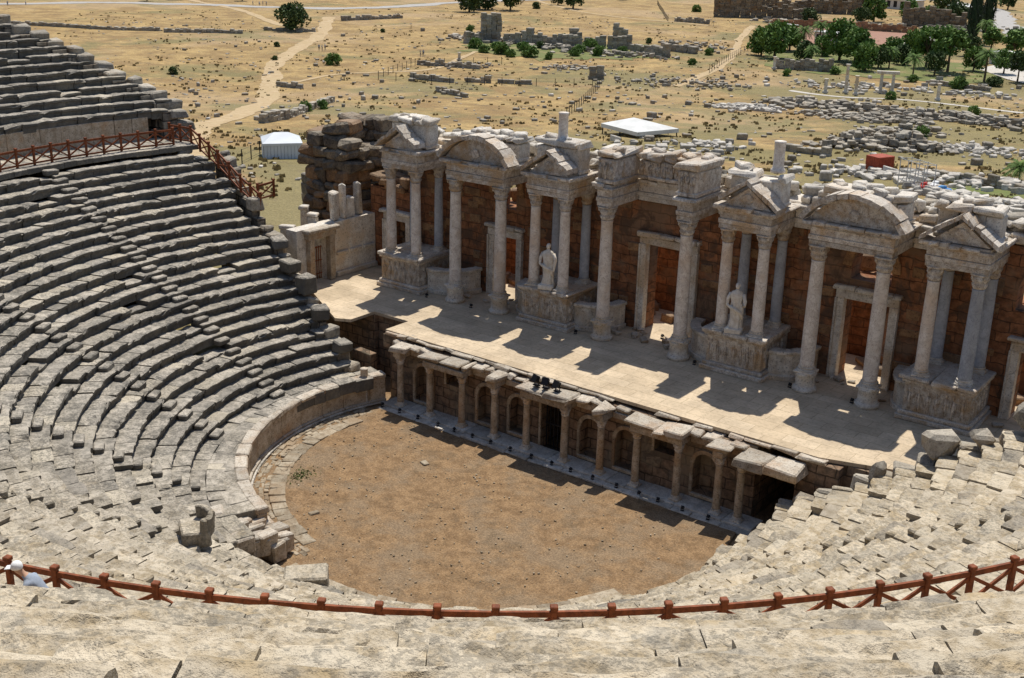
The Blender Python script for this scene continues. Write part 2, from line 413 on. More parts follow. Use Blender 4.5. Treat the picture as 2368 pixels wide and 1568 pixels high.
low=thing('lower_seating',(C2[0],C2[1],0),'curved lower tiers of weathered grey and cream stone seats','seating')
NR=22; rise=.41; run=.714
for i in range(NR):
    z=2.0+i*rise; Rr=12.6+i*run
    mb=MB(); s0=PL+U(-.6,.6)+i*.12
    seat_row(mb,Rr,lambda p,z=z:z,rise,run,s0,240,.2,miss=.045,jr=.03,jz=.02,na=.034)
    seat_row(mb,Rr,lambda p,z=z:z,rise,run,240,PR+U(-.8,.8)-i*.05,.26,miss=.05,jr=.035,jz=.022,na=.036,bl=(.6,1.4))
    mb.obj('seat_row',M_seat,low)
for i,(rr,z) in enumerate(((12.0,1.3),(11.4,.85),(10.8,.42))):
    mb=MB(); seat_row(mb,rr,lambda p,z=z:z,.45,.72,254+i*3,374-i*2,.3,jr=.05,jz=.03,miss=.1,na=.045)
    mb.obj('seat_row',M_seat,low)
for k in range(8):
    ph=rad(185+k*24.1); mb=MB()
    for i in range(NR+1):
        z=2.0+(i-1)*rise; Rr=12.6+i*run; rr=Rr-.2
        mb.block((rr*math.cos(ph),rr*math.sin(ph),z+.085),(.42,.8,.27),rz=ph,ch=.05,jit=.03,r=U(.3,.72))
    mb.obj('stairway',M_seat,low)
for side,pe in((0,PL+.5),(1,PR-.6)):
    mb=MB()
    for i in range(NR):
        Rr=12.6+i*run; z=2.0+i*rise; ph=rad(pe)
        mb.block(((Rr+run/2)*math.cos(ph),(Rr+run/2)*math.sin(ph),(z-.12-.6)/2),(run,.5,z-.12+.6),rz=ph,ch=.01)
        zz=z-.25
        ph2=ph-rad(.9*11/Rr) if side==0 else ph+rad(.9*11/Rr)
        if R()<.85: mb.block(((Rr+run/2)*math.cos(ph2),(Rr+run/2)*math.sin(ph2),zz),(U(.6,1),U(.5,.8),U(.4,.8)),rz=ph+U(-.2,.2),ch=.08,jit=.08,m=1)
    mb.obj('retaining_wall',[M_greyw,M_rubble],low)
def ring_slabs(mb,cx,cy,R0,R1,z,p0,p1,bands,L,th=.3,jit=.015,jz=.01,miss=0,ch=.02):
    for b in range(bands):
        ra=R0+(R1-R0)*b/bands; rb=R0+(R1-R0)*(b+1)/bands; a=rad(p0)
        while a<rad(p1):
            l=U(*L); da=l/rb
            if R()>=miss:
                rm=(ra+rb)/2; mb.block((cx+rm*math.cos(a+da/2),cy+rm*math.sin(a+da/2),z-th/2+random.gauss(0,jz)),(rb-ra-.015,da*rm-.015,th),rz=a+da/2,ch=ch,jit=jit)
            a+=da
OC=(-.9,.8)
mb=MB(); a=rad(158)
while a<rad(250):
    l=U(.9,1.7); da=l/10.45; am=a+da/2; rr=10.6
    mb.block((OC[0]+rr*math.cos(am),OC[1]+rr*math.sin(am),.62),(.4,l-.02,1.45),rz=am,ch=.02,jit=.015)
    mb.block((OC[0]+(rr-.03)*math.cos(am),OC[1]+(rr-.03)*math.sin(am),1.47),(.56,l-.015,.26),rz=am,ch=.05,jit=.03)
    mb.block((OC[0]+(rr-.06)*math.cos(am),OC[1]+(rr-.06)*math.sin(am),.1),(.5,l-.015,.24),rz=am,ch=.04,jit=.01)
    a+=da
for i in range(26):
    p=rad(U(248,262)); rr=U(10.3,12.4); mb.block((OC[0]+rr*math.cos(p),OC[1]+rr*math.sin(p),U(.2,.6)+ (rr-10.3)*.35),(U(.5,1.1),U(.5,1),U(.5,.9)),rz=p+U(-.3,.3),ch=.06,jit=.06)
mb.obj('podium_wall',M_prosc,low)
mb=MB(); ring_slabs(mb,0,0,11.2,12.75,1.58,160,256,2,(.6,1.3),jit=.03,jz=.02,th=.6); ring_slabs(mb,OC[0],OC[1],10.8,11.7,1.555,159,250,1,(.7,1.4),jit=.02,jz=.012,th=.6)
mb.obj('walkway',M_seat,low)
def place_block(x,y,z,s,rz,mat=M_rubble,label='large squared stone block resting on the seating',name='stone_block',jit=.07,ch=.07,grp='loose stone blocks'):
    mb=MB(); mb.block((0,0,s[2]/2),s,ch=ch,jit=jit); return mb.obj(name,mat,loc=(x,y,z),rz=rz,label=label,category='stone block',group=grp)
place_block(2.3,-17.0,1.2,(1.5,1.0,1.1),.8,M_seat); place_block(3.4,-16.6,1.0,(.8,1.6,.5),.3,M_seat); place_block(.9,-17.3,1.4,(.9,.8,.5),.3,M_seat)
for Rr,dp,sx,sy,sz in((13.5,0,.9,.8,.6),(15.6,.6,.8,.9,.7),(17.4,.2,1.1,.8,.9),(18.8,.9,.9,.8,.7),(20.6,.3,1.2,.8,.5),(23.2,.8,.8,.8,.8)):
    p=rad(PL+dp); place_block(C2[0]+Rr*math.cos(p),C2[1]+Rr*math.sin(p),2+(Rr-12.6)*.574-.1,(sx,sy,sz),p+U(-.3,.3),M_seat if R()<.5 else M_rubble)
for Rr,dp,s in((16.2,-.3,.8),(18.4,.2,1.2),(19.8,-.8,.8),(21.3,.4,1.1)):
    p=rad(PR+dp); place_block(C2[0]+Rr*math.cos(p),C2[1]+Rr*math.sin(p),2+(Rr-12.6)*.574-.2,(s,s*.8,s*.7),p+.3,M_rubble,jit=.15,ch=.17,label='rounded brown boulder at the end of the tiers')
th=MB(); th.block((0,0,.3),(1.3,1.0,.6),jit=.03,ch=.06)
for i in range(9):
    t=rad(20+i*17.5); th.block((.62*math.cos(t),.1+.5*math.sin(t),.7),(.2,.24,.75),rz=t,ch=.06,jit=.03)
th.obj('stone_throne',M_seat,loc=(-1.3,-18.9,3.05),rz=2.6+math.pi,label='curved-back stone seat of honour on the lower tiers',category='stone seat')
dz=MB(); ring_slabs(dz,0,0,28.3,31.7,11.02,166,PR,3,(.8,1.6),jit=.02,jz=.012)
dz.obj('walkway',M_seat,low)
up=thing('upper_seating',(C2[0],C2[1],0),'steep upper tiers of worn limestone seats above the walkway','seating')
def z0f(p): return lerp(12.75,13.63,min(1,max(0,(p-185)/90)))+.13*math.exp(-((p-300)/14)**2)
NU=24; ur=.60*.76
for i in range(NU):
    Rr=31.5+i*.76; f=lambda p,i=i: z0f(p)+i*lerp(.41,ur-.006,min(1,max(0,(p-185)/90)))
    st=166+max(0,(Rr-32))*1.15+U(-.8,.8)
    mb=MB()
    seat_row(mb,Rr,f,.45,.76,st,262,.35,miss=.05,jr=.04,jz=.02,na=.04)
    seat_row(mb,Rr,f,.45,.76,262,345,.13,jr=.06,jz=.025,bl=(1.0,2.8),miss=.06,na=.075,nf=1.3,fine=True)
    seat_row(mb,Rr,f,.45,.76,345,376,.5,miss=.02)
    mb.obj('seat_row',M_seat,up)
for ph0 in (187,211,262,333,357):
    ph=rad(ph0); mb=MB()
    for i in range(NU):
        z=z0f(ph0)+(i-1)*lerp(.41,ur,min(1,max(0,(ph0-185)/90))); rr=31.5+i*.76-.2
        mb.block((rr*math.cos(ph),rr*math.sin(ph),z+.08),(.42,.8,.3),rz=ph,ch=.05,jit=.03,r=U(.3,.72))
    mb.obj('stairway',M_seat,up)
mb=MB(); a=rad(169)
while a<rad(376):
    l=U(1.0,2.2); da=l/31.6; am=a+da/2; zt=z0f(math.degrees(am))-.42
    mb.block((31.75*math.cos(am),31.75*math.sin(am),(10.95+zt)/2),(.4,l-.02,zt-10.95),rz=am,ch=.02,jit=.015,r=U(.6,1)); a+=da
mb.obj('orthostat_wall',M_prosc,up)
mb=MB()
for i in range(NU):
    Rr=31.5+i*.76; ph=rad(166.5+max(0,(Rr-32))*1.15); z=z0f(180)+i*.41-.2
    mb.block(((Rr+.4)*math.cos(ph),(Rr+.4)*math.sin(ph),(z-.8)/2),(.9,.9,z+.8),rz=ph,ch=.02)
    for q in range(4):
        ph2=ph-rad(U(.6,1.8)); mb.block(((Rr+U(0,.6))*math.cos(ph2),(Rr+.3)*math.sin(ph2),z-.2-q*.7),(U(.7,1.2),U(.7,1.2),U(.5,.8)),rz=ph+U(-.2,.2),ch=.08,jit=.08,m=1)
mb.obj('retaining_wall',[M_greyw,M_rubble],up)
mb=MB(); Ro=31.5+NU*.76
for i in range(90):
    p=lerp(178,376,i/89); ph=rad(p); zt=z0f(p)+NU*lerp(.41,ur,min(1,max(0,(p-185)/90)))
    mb.block(((Ro+.6)*math.cos(ph),(Ro+.6)*math.sin(ph),(zt-1.2)/2),(1.6,2.0,zt+.2),rz=ph,ch=.03)
mb.obj('outer_wall',M_greyw,up)
# ------------------------------------------------------------------ orchestra
mb=MB(); n=90
pts=[]
for i in range(n+1):
    t=rad(150+i*240/n); pts.append((-.5+11.6*math.cos(t),-3.8+11.6*math.sin(t)))
K=22; vs=[];fs=[]
for j in range(K+1):
    for (x,y) in pts:
        s=j/K; X=-.5+(x+.5)*s; Y=-3.8+(y+3.8)*s; vs.append((X,min(Y,1.2),.0+.05*nz(X,Y,0,.8)*s))
W=len(pts)
for j in range(K):
    for i in range(W-1): a=j*W+i; fs.append((a,a+W,a+W+1,a+1))
mb.add(vs,fs,.5)
mb.add([(-13.5,-5,-.06),(12,-5,-.06),(12.9,7,-.06),(-13.5,7,-.06)],[(0,1,2,3)],.5)
mb.obj('orchestra_ground',M_dirt,smooth=True,kind='structure')
mb=MB(); ring_slabs(mb,-.5,-3.8,8.75,9.45,.05,172,258,1,(.5,1.0),th=.25,jit=.04,jz=.015); ring_slabs(mb,-.5,-3.8,9.45,10.35,.03,165,262,4,(.2,.55),th=.2,jit=.03,jz=.018,miss=.15)
ring_slabs(mb,.0,-4.4,9.9,10.8,.09,262,335,1,(.7,1.6),th=.25,jit=.05,jz=.04,miss=.05)
mb.obj('paving',M_pave,kind='structure')
mb=MB(); a=rad(159)
while a<rad(225):
    da=.03; mb.block((-.5+10.22*math.cos(a+da/2),-3.8+10.22*math.sin(a+da/2),.09),(.1,da*10.3,.09),rz=a+da/2,ch=.02); a+=da
mb.obj('drain_channel',M_whiter,label='pale stone drain edging along the podium wall',category='drain')
mb=MB()
for i in range(260):
    x=-7.0+random.gauss(0,.3); y=-8.7+random.gauss(0,.4); t=U(0,3); s=U(.02,.06)
    mb.add([(x-s*math.cos(t),y-s*math.sin(t),0),(x+s*math.cos(t),y+s*math.sin(t),0),(x+U(-.05,.05),y+U(-.05,.05),s*1.3)],[(0,1,2)])
mb.obj('grass_patch',leafm('weeds',(.12,.16,.04),(.22,.27,.08)),kind='stuff',label='small patch of green weeds on the earth floor',category='grass')
mb=MB()
for i in range(420):
    t=rad(U(150,390)); rr=10.3*math.sqrt(R()); x=-.5+rr*math.cos(t); y=min(-.9,-3.8+rr*math.sin(t)); k=U(.02,.07)
    mb.block((x,y,k*.3+.01),(k*1.5,k,k*.7),rz=U(0,3),ch=.01,jit=k*.12)
for x,y,k in((-3.9,-10.9,.3),(-3.6,-4.2,.3),(-8.3,-8.6,.35),(-8.0,-8.9,.25)): mb.block((x,y,.03),(k*1.4,k,.1),rz=U(0,3),ch=.02,jit=.03)
mb.obj('pebbles',M_pave,kind='stuff',label='small stones strewn over the brown earth floor',category='stones')
# ------------------------------------------------------------------ stage platform
mb=MB()
mb.span((-20.2,2.62,-.3),(-13.3,6.0,3.42),ch=.005,m=1)
mb.span((-13.29,2.9,-.3),(-10.4,6.0,3.42),ch=.005,m=1)
for a,b in((-10.38,-.8),(1.0,10.6),(12.4,20.2)): mb.span((a,1.32,-.3),(b,6.0,3.42),ch=.005,m=1)
mb.span((-20.2,6.01,-.3),(20.2,13.6,3.41),ch=.005,m=1)
poly=[(-20.2,13.6),(-20.2,3.9),(-14.2,.5),(-13.4,.9),(-13.4,2.7),(-10.9,2.7),(-10.9,.95),(13.2,.95),(16.6,2.0),(20.2,2.6),(20.2,13.6)]
n=len(poly); mb.add([(x,y,3.44) for x,y in poly]+[(x,y,3.6) for x,y in poly],[[n+i for i in range(n)],list(range(n))[::-1]]+[(i,(i+1)%n,(i+1)%n+n,i+n) for i in range(n)],.5,0)
mb.obj('stage_platform',[M_floor,M_proscw],label='broad cream stone paved stage in front of the columned facade',category='stage')
# ------------------------------------------------------------------ column prototypes
def capital(mb,r,h,z,m=0):
    def md(t,i):
        return 1+ (.15*max(0,math.cos(8*t+ (0 if i<4 else math.pi))) if i in(1,2,3,4,5,6) else 0)
    mb.lathe([(r*.92,z),(r*1.0,z+h*.12),(r*1.16,z+h*.3),(r*1.05,z+h*.34),(r*1.12,z+h*.5),(r*1.32,z+h*.66),(r*1.22,z+h*.7),(r*1.45,z+h*.86)],seg=32,mod=md,m=m)
    for k in range(4):
        t=math.pi/4+k*math.pi/2; mb.ell((r*1.42*math.cos(t),r*1.42*math.sin(t),z+h*.76),(r*.24,r*.24,h*.14),6,4,m=m)
    def ab(t,i): return 1+.16*abs(math.sin(2*t))**2
    mb.lathe([(r*1.42,z+h*.86),(r*1.5,z+h*.9),(r*1.5,z+h)],seg=32,mod=ab,m=m)
def col_meshes(r,base,shaft,cap,plinth=0.0,matS=M_shaft,tag=''):
    b=MB()
    if plinth:
        b.lathe([(r*1.75,0),(r*1.75,.16),(r*1.5,.22),(r*1.38,.3),(r*1.38,plinth-.2),(r*1.55,plinth-.12),(r*1.55,plinth)],seg=10)
    z=plinth; b.block((0,0,z+.04),(r*2.7,r*2.7,.1),ch=.01)
    b.lathe([(r*1.3,z+.09),(r*1.36,z+.09+base*.15),(r*1.3,z+.09+base*.32),(r*1.1,z+.09+base*.4),(r*1.1,z+.09+base*.6),(r*1.22,z+.09+base*.75),(r*1.05,z+.09+base)],seg=20)
    z+=.09+base; s=MB()
    s.lathe([(r*1.05,0),(r,.08),(r*1.0,shaft*.3),(r*.96,shaft*.6),(r*.88,shaft-.1),(r*.92,shaft-.06),(r*.92,shaft)],seg=24)
    c=MB(); capital(c,r*.9,cap,0)
    mm=[]
    for q,nm,mt in((b,'base',M_marble),(s,'shaft',matS),(c,'capital',M_carve)):
        me=q.mesh('column_'+nm+tag); me.materials.append(mt); me.polygons.foreach_set('use_smooth',[len(p.vertices)==4 for p in me.polygons]); mm.append(me)
    return mm,z,z+shaft
def column(parent,meshes,x,y,z0,name='column',rz=0):
    mm,zs,zc=meshes
    o=mk(name,mm[1],parent,loc=(x,y,z0+zs),rz=rz)
    mk('base',mm[0],o,loc=(0,0,-zs)); mk('capital',mm[2],o,loc=(0,0,zc-zs))
    return o
# ------------------------------------------------------------------ proscenium
pro=thing('proscenium_wall',(0,0,0),'low arcaded stage front wall with small columns and niches','wall')
mb=MB()
cx=[-9.0,-7.0,-4.9,-2.85,-.9,1.3,3.3,5.2,7.3,9.3]
ops=[(-8.0,1.15,.35,2.35,True),(-5.95,1.1,1.75,2.45,False),(-3.85,1.15,.35,2.35,True),(-1.9,1.05,.35,2.3,True),(.2,1.5,0.0,2.5,False),(2.3,1.15,.35,2.35,True),(4.25,1.15,.35,2.35,True),(6.25,1.1,1.75,2.45,False),(8.3,1.15,.35,2.35,True)]
wall_open(mb,-9.9,10.1,-.1,3.3,.72,1.3,ops)
mb.span((-10.9,.75,2.7),(-9.9,1.3,3.4),ch=.01,jit=0); mb.span((-10.4,.74,-.1),(-9.9,1.29,2.7),ch=.01); mb.span((-13.2,.74,-.1),(-11.9,1.29,2.0),ch=.03,jit=.03)
mb.span((10.1,.73,-.1),(10.6,1.29,3.35),ch=.01); mb.span((12.4,.73,-.1),(14.2,1.31,3.4),ch=.01)
mb.obj('wall',M_proscw,pro)
mb=MB()
for c,w,zb,zt,ar in ops:
    if ar:
        r=w/2+.07; zs=zt-w/2
        for i in range(10):
            t0=math.pi*i/10;t1=math.pi*(i+1)/10
            mb.prism([(c+r*.86*math.cos(t0),zs+r*.86*math.sin(t0)),(c+r*1.14*math.cos(t0),zs+r*1.14*math.sin(t0)),(c+r*1.14*math.cos(t1),zs+r*1.14*math.sin(t1)),(c+r*.86*math.cos(t1),zs+r*.86*math.sin(t1))],.62,.74)
        for sgn in(-1,1): mb.span((c+sgn*(w/2+.02),.63,.3),(c+sgn*(w/2+.16),.75,zs),ch=.01)
        mb.span((c-w/2-.1,.6,.2),(c+w/2+.1,.76,.36),ch=.02)
    else:
        mb.span((c-w/2-.12,.63,zt),(c+w/2+.12,.76,zt+.16),ch=.01)
        for sgn in(-1,1): mb.span((c+sgn*(w/2),.64,zb),(c+sgn*(w/2+.12),.76,zt),ch=.01)
mb.obj('niche_surround',M_prosc,pro)
pc=col_meshes(.175,.14,2.05,.36,tag='_small',matS=M_prosc)
for x in cx: column(pro,pc,x,0,.14)
column(pro,pc,10.35,-.05,.14)
mb=MB()
def slabs(mb,x0,x1,y0,y1,z0,z1,w=(.6,1.4),jy=.08,jz_=.05,jit=.05,skip=0):
    x=x0
    while x<x1-.05:
        q=min(U(*w),x1-x)
        if R()>=skip: mb.block(((x+x+q-.01)/2,(y0+y1)/2+U(-jy,jy)*.5,(z0+z1)/2+U(0,jz_)),(q-.01,abs(y1-y0)+U(-jy,jy),z1-z0),rz=U(-.04,.04),ry=U(-.03,.03),ch=.06,jit=jit)
        x+=q
for gi,grp in enumerate(([0],[1,2],[3],[4,5],[6],[7,8],[9])):
    a=cx[grp[0]]-.3;b=cx[grp[-1]]+.3
    if len(grp)==1:
        mb.span((a+.05,-.3,2.8),(b-.05,.78,3.12),ch=.03,jit=.025); mb.block(((a+b)/2,.12,3.24),(b-a+U(.05,.4),1.1,.2+.06*(gi%3)),rz=U(-.12,.12),ch=.08,jit=.1)
    else:
        mb.span((a+.04,-.28,2.8),(b-.04,.2,3.12),ch=.03,jit=.02)
        for e in(a+.04,b-.5): mb.span((e,.205,2.8),(e+.46,.78,3.11),ch=.02)
        slabs(mb,a-.15,b+.16,-.46,.72,3.122,3.36,(.5,1.8),jy=.25,jit=.08,jz_=.07)
for a,b in((-9.9,-9.3),(-8.7,-7.3),(-4.6,-3.15),(-2.55,-1.2),(1.6,3.0),(3.6,4.9),(7.6,9.0),(9.6,10.3)):
    mb.span((a+.0,.45,2.82),(b,.72,3.1),ch=.02)
    slabs(mb,a,b,.3,.98,3.122,3.33,(.4,1.1),jy=.3,skip=.12,jit=.07)
slabs(mb,-10.8,13.6,.73,1.3,3.39,3.52,(.6,1.3),jy=.25,skip=.25)
for x0,x1 in((10.2,11.5),(11.5,12.9)): mb.span((x0,-.55+U(-.1,.1),2.85),(x1,.72,3.2+U(0,.08)),ch=.06,jit=.07)
mb.obj('entablature',M_prosc,pro)
mb=MB(); x=-10
while x<10.3:
    w=U(.8,1.6); mb.span((x,-.42,-.05),(x+w-.012,.7,.14+U(-.01,.01)),ch=.02,jit=.01); mb.span((x+.1,-.8,-.06),(x+w+.08,-.43,.05+U(-.01,.02)),ch=.02,jit=.03); x+=w
mb.obj('plinth',M_whiter,pro)
mb=MB()
for i in range(7): mb.span((-.5+i*.22,1.05,.0),(-.45+i*.22,1.09,2.45),ch=.004)
mb.span((-.55,1.04,1.2),(.95,1.1,1.28),ch=.004); mb.obj('gate',M_dark,pro)
column_stub=MB(); column_stub.lathe([(.26,0),(.26,.15),(.2,.2),(.19,1.9),(.21,1.95),(.21,2.0)],seg=16)
column_stub.obj('column_stump',M_marble,smooth=True,loc=(-10.7,-.9,0),label='slender broken marble column at the stage corner',category='column')
# ------------------------------------------------------------------ scaenae frons
FR=.02
FA=thing('stage_facade',(0.25,6.85,3.6),'tall ruined Roman theatre facade with marble columns and pediments','building',rz=FR)
mb=MB()
wall_open(mb,-20.3,20.6,-.1,4.95,3.0,4.2,[(-18.1,1.5,-.1,3.3,False),(-10.0,1.7,-.1,3.7,False),(.4,2.7,-.1,4.9,False),(10.9,2.3,-.1,4.2,False),(18.6,1.7,-.1,3.4,False)])
wall_open(mb,-17.2,20.6,4.951,7.75,3.01,4.19,[(-10.0,1.3,5.1,6.9,False),(10.9,1.9,4.951,6.6,True),(18.6,2.6,4.951,7.2,True)])
mb.obj('back_wall',M_brown,FA)
mb=MB()
for i in range(26):
    mb.block((U(-20,-17.2),U(3.1,4.0),5.0+U(0,.5)),(U(.6,1.2),U(.5,.9),U(.3,.6)),rz=U(-.3,.3),ch=.08,jit=.08)
for i in range(30):
    mb.block((U(17.6,20.5),U(3.1,4.1),7.8+U(0,.8)),(U(.6,1.2),U(.5,.9),U(.4,.7)),rz=U(-.3,.3),ch=.08,jit=.08)
for i in range(150):
    x=U(-17,17.3); z=U(.5,7.4)
    if min(abs(x+10),abs(x-10.9))<1.8 or abs(x-.4)<2: continue
    mb.block((x,3.02,z),(U(.5,1.1),U(.08,.22),U(.3,.5)),ch=.03,jit=.03,r=U(0,.6))
for i in range(24):
    a=math.pi*(i+.5)/24; mb.block((-10.0+1.05*math.cos(a),2.98,5.95+1.1*math.sin(a)),(.34,.2,.3),ry=-a,ch=.03,jit=.03); mb.block((10.9+1.15*math.cos(a),2.98,5.65+1.15*math.sin(a)),(.4,.24,.3),ry=-a,ch=.03,jit=.03)
mb.obj('broken_masonry',M_orange,FA,kind='stuff')
def relief(mb,x0,x1,y,z0,z1,n,axis=0,m=0):
    for i in range(n):
        x=lerp(x0,x1,(i+.5)/n)+U(-.04,.04); h=(z1-z0)*U(.85,1); w=(x1-x0)/n
        def P(px,py,pz): return (px,y+py,pz) if axis==0 else (y+py*axis,px,pz)
        def E(px,pz,rx,rz_):
            r_=(rx,.09,rz_) if axis==0 else (.09,rx,rz_)
            mb.ell(P(px,0,pz),r_,7,5,m=m)
        E(x,z0+h*.5,w*.2,h*.26); E(x-w*.08,z0+h*.2,w*.1,h*.22); E(x+w*.1,z0+h*.2,w*.1,h*.22); E(x+U(-.03,.03),z0+h*.87,w*.1,h*.1)
        E(x+w*.28,z0+h*U(.45,.7),w*.1,h*.2); E(x-w*.26,z0+h*U(.4,.65),w*.09,h*.18)
def pedestal(xc,w,d=3.0):
    mb=MB(); h=2.05; a,b=xc-w/2,xc+w/2
    mb.span((a-.12,-.12,0),(b+.12,d,.22),ch=.03,jit=.01); mb.span((a-.02,-.02,.221),(b+.02,d,.42),ch=.06)
    mb.span((a+.12,.1,.42),(b-.12,d,h-.32),ch=.02); mb.span((a,-.0,h-.32),(b,d,h-.2),ch=.04)
    slabs(mb,a-.1,b+.1,-.1,d-.01,h-.2,h-.01,(.8,1.4),jy=.05,jz_=.015,jit=.03)
    relief(mb,a+.2,b-.2,.09,.5,h-.38,7); relief(mb,.25,d-.5,a+.12,.5,h-.38,5,axis=-1); relief(mb,.25,d-.5,b-.12,.5,h-.38,5,axis=1)
    mb.obj('pedestal',M_carve,FA)
def fascia(mb,x0,y0,x1,y1,z,h,proj=.3,over=0):
    e=0
    for k,(t,p) in enumerate(((.22,.0),(.2,.04),(.32,.0),(.1,.1),(.16,proj))):
        hh=h*t
        if k==4:
            x=x0-p
            while x<x1+p-.05:
                q=min(U(.4,.9),x1+p-x)
                if R()>.09: mb.span((x,y0-p*U(.55,1.05),z+e),(x+q-.006,y1+(p if over else 0),z+e+hh+U(-.04,.03)),ch=.03,jit=.03)
                x+=q
            mb.span((x0+.02,y0+.03,z+e-.01),(x1-.02,y1-.02,z+e+hh-.05),ch=.01)
        else: mb.span((x0-p,y0-p,z+e),(x1+p,y1+(p if over else 0),z+e+hh-.002),ch=.02,jit=.014)
        e+=hh
    return z+e
def dentils(mb,x0,x1,y,z,n,s=.09):
    for i in range(n):
        if R()<.15: continue
        x=lerp(x0,x1,(i+.5)/n); mb.span((x-s/2,y-.09,z-.1),(x+s/2,y,z),ch=.005)
cb_b=col_meshes(.33,.22,5.05,.72,plinth=.92,tag='_tall')
cb_p=col_meshes(.285,.18,4.0,.68,tag='_mid')
cb_pb=col_meshes(.285,.18,4.0,.68,tag='_midblue',matS=M_blue)
cb_r=col_meshes(.26,.18,4.0,.68,tag='_rear',matS=M_blue)
ZT=7.0
def entab(xa,xb,kind,back=3.0):
    mb=MB()
    z=fascia(mb,xa,.1,xb,.78,ZT,1.12)
    for e in(xa,xb-.6): fascia(mb,e,.79,e+.6,back-.02,ZT,1.10)
    dentils(mb,xa-.05,xb+.05,.1-.0,ZT+.94,int((xb-xa)/.2))
    mb.obj('entablature',M_carve,FA)
    mb=MB(); xc=(xa+xb)/2; w=(xb-xa)/2+.32; z+=.004
    if kind=='tri':
        ap=z+1.12; gap=random.choice((-1,1)); 
        mb.prism([(xa+.1,z),(xb-.1,z),(xc,ap-.2)],.18,.72)
        for sg in(-1,1):
            n=6
            for i in range(n):
                if sg==gap and i==0 and R()<.7: continue
                p=lerp(0,1,i/n);q=lerp(0,1,(i+1)/n)-.012
                A=(xc+sg*w*(1-p),z+(ap-z)*p);B=(xc+sg*w*(1-q),z+(ap-z)*q); t=.22; j1=U(-.07,.04);j2=U(-.07,.04)
                pl=[A,B,(B[0],B[1]+t+j1),(A[0]+sg*U(-.04,.02),A[1]+t+j2)]
                if sg>0: pl=pl[::-1]
                mb.prism(pl,-.22+U(-.02,.14),.86+U(-.15,.08))
        mb.ell((xc,.15,z+.42),(.3,.08,.24),8,5)
    else:
        rad_=w*1.18; cz=z+.92-rad_+.28; n=11
        t0=math.asin(min(1,max(0,(z-cz)/rad_)))
        pts=[]
        for i in range(n+1):
            t=lerp(math.pi-t0,t0,i/n); pts.append((xc+rad_*math.cos(t),cz+rad_*math.sin(t),xc+(rad_+.26)*math.cos(t),cz+(rad_+.26)*math.sin(t)))
        mb.prism([(xc+(p[0]-xc)*.93,max(z,p[1]-.05)) for p in pts][::-1],.2,.72)
        for i in range(n):
            p,q=pts[i],pts[i+1]; q=(q[0]-.02,)+q[1:]; j=U(-.06,.03)
            mb.prism([(p[0],p[1]),(q[0],q[1]),(q[2],q[3]+j),(p[2]+.01,p[3]+j+U(-.03,.03))],-.22+U(-.02,.16),.88+U(-.15,.08))
        mb.ell((xc,.17,z+.42),(.26,.07,.26),10,5)
    mb.obj('pediment',M_carve,FA)
def attic(xa,xb,y0,y1,zb,zt,rel=0,hollow=0):
    mb=MB(); x=xa
    while x<xb-.02:
        w=min(U(.7,1.4),xb-x); 
        if xb-x-w<.3: w=xb-x
        mb.span((x,y0+U(-.03,.05),zb),(x+w-.008,y1,zt-.32+U(-.03,.02)),ch=.05,jit=.035); x+=w
    slabs(mb,xa-.08,xb+.08,y0-.08,y1+.02,zb+.003,zb+.2,jy=.03,jz_=.01,jit=.02)
    slabs(mb,xa-.14,xb+.14,y0-.14,y1+.05,zt-.32,zt-.02,(.5,1.5),jy=.16,jz_=.1,jit=.08,skip=.12)
    for i in range(int((xb-xa)*2.5)):
        k=U(.15,.6); mb.block((U(xa,xb),U(y0+.1,y1-.1),zt-.02+k*.15),(k*1.4,k,k*.6),rz=U(0,3),ch=.06,jit=.07)
    if rel: relief(mb,xa+.05,xb-.05,y0-.02,zb+.2,zt-.3,rel)
    mb.obj('attic_block',M_carve if rel else M_marble,FA)
PC=[-15.4,-5.3,5.75,15.4]
for i,xc in enumerate(PC):
    pedestal(xc,3.1)
    hs=.93
    column(FA,cb_p,xc-hs,.45,2.05,rz=.3); column(FA,cb_p if i!=3 else cb_pb,xc+hs,.45,2.05)
    column(FA,cb_r,xc-hs,2.45,2.05); column(FA,cb_r,xc+hs,2.45,2.05)
    entab(xc-1.3,xc+1.3,'tri'); attic(xc-1.3,xc+1.3,.95,2.0,8.13,(9.75,9.75,9.65,9.6)[i])
for a,b in((-11.6,-8.5),(9.3,12.3)):
    column(FA,cb_b,a,.45,0); column(FA,cb_b,b,.45,0)
    entab(a-.4,b+.4,'arc'); attic(a-.3,b+.3,1.5,2.6,8.13,9.4)
for x in(-1.85,2.65):
    column(FA,cb_b,x,.45,0)
    mb=MB(); fascia(mb,x-.42,.05,x+.42,2.98,ZT,1.15,proj=.22); mb.obj('entablature',M_carve,FA)
    attic(x-.5,x+.5,.1,2.6,8.17,9.7,rel=3)
attic(-1.3,2.1,2.3,3.6,8.17,9.45,rel=8)
mb=MB()
for a,b in((-14.0,-12.05),(-8.05,-6.65),(-3.95,-2.3),(-1.4,2.2),(3.1,4.4),(7.1,8.85),(12.75,14.05)):
    fascia(mb,a,2.62,b,3.0,ZT,1.1,proj=.2)
slabs(mb,-17,17.4,3.02,4.25,7.76,8.15,(.7,1.8),jy=.2,jz_=.2,jit=.08)
mb.obj('wall_entablature',M_marble,FA)
mb=MB()
for i in range(280):
    x=U(-17,17.2); y=U(3.1,4.9); z=8.35 if y<4.2 else 7.6
    mb.block((x,y,z+U(0,.4)),(U(.3,1.2),U(.3,.8),U(.2,.5)),rz=U(0,3),rx=U(-.2,.2),ch=.06,jit=.09,m=int(R()<.4))
mb.obj('broken_coping',[M_whiter,M_rubble],FA,kind='stuff')
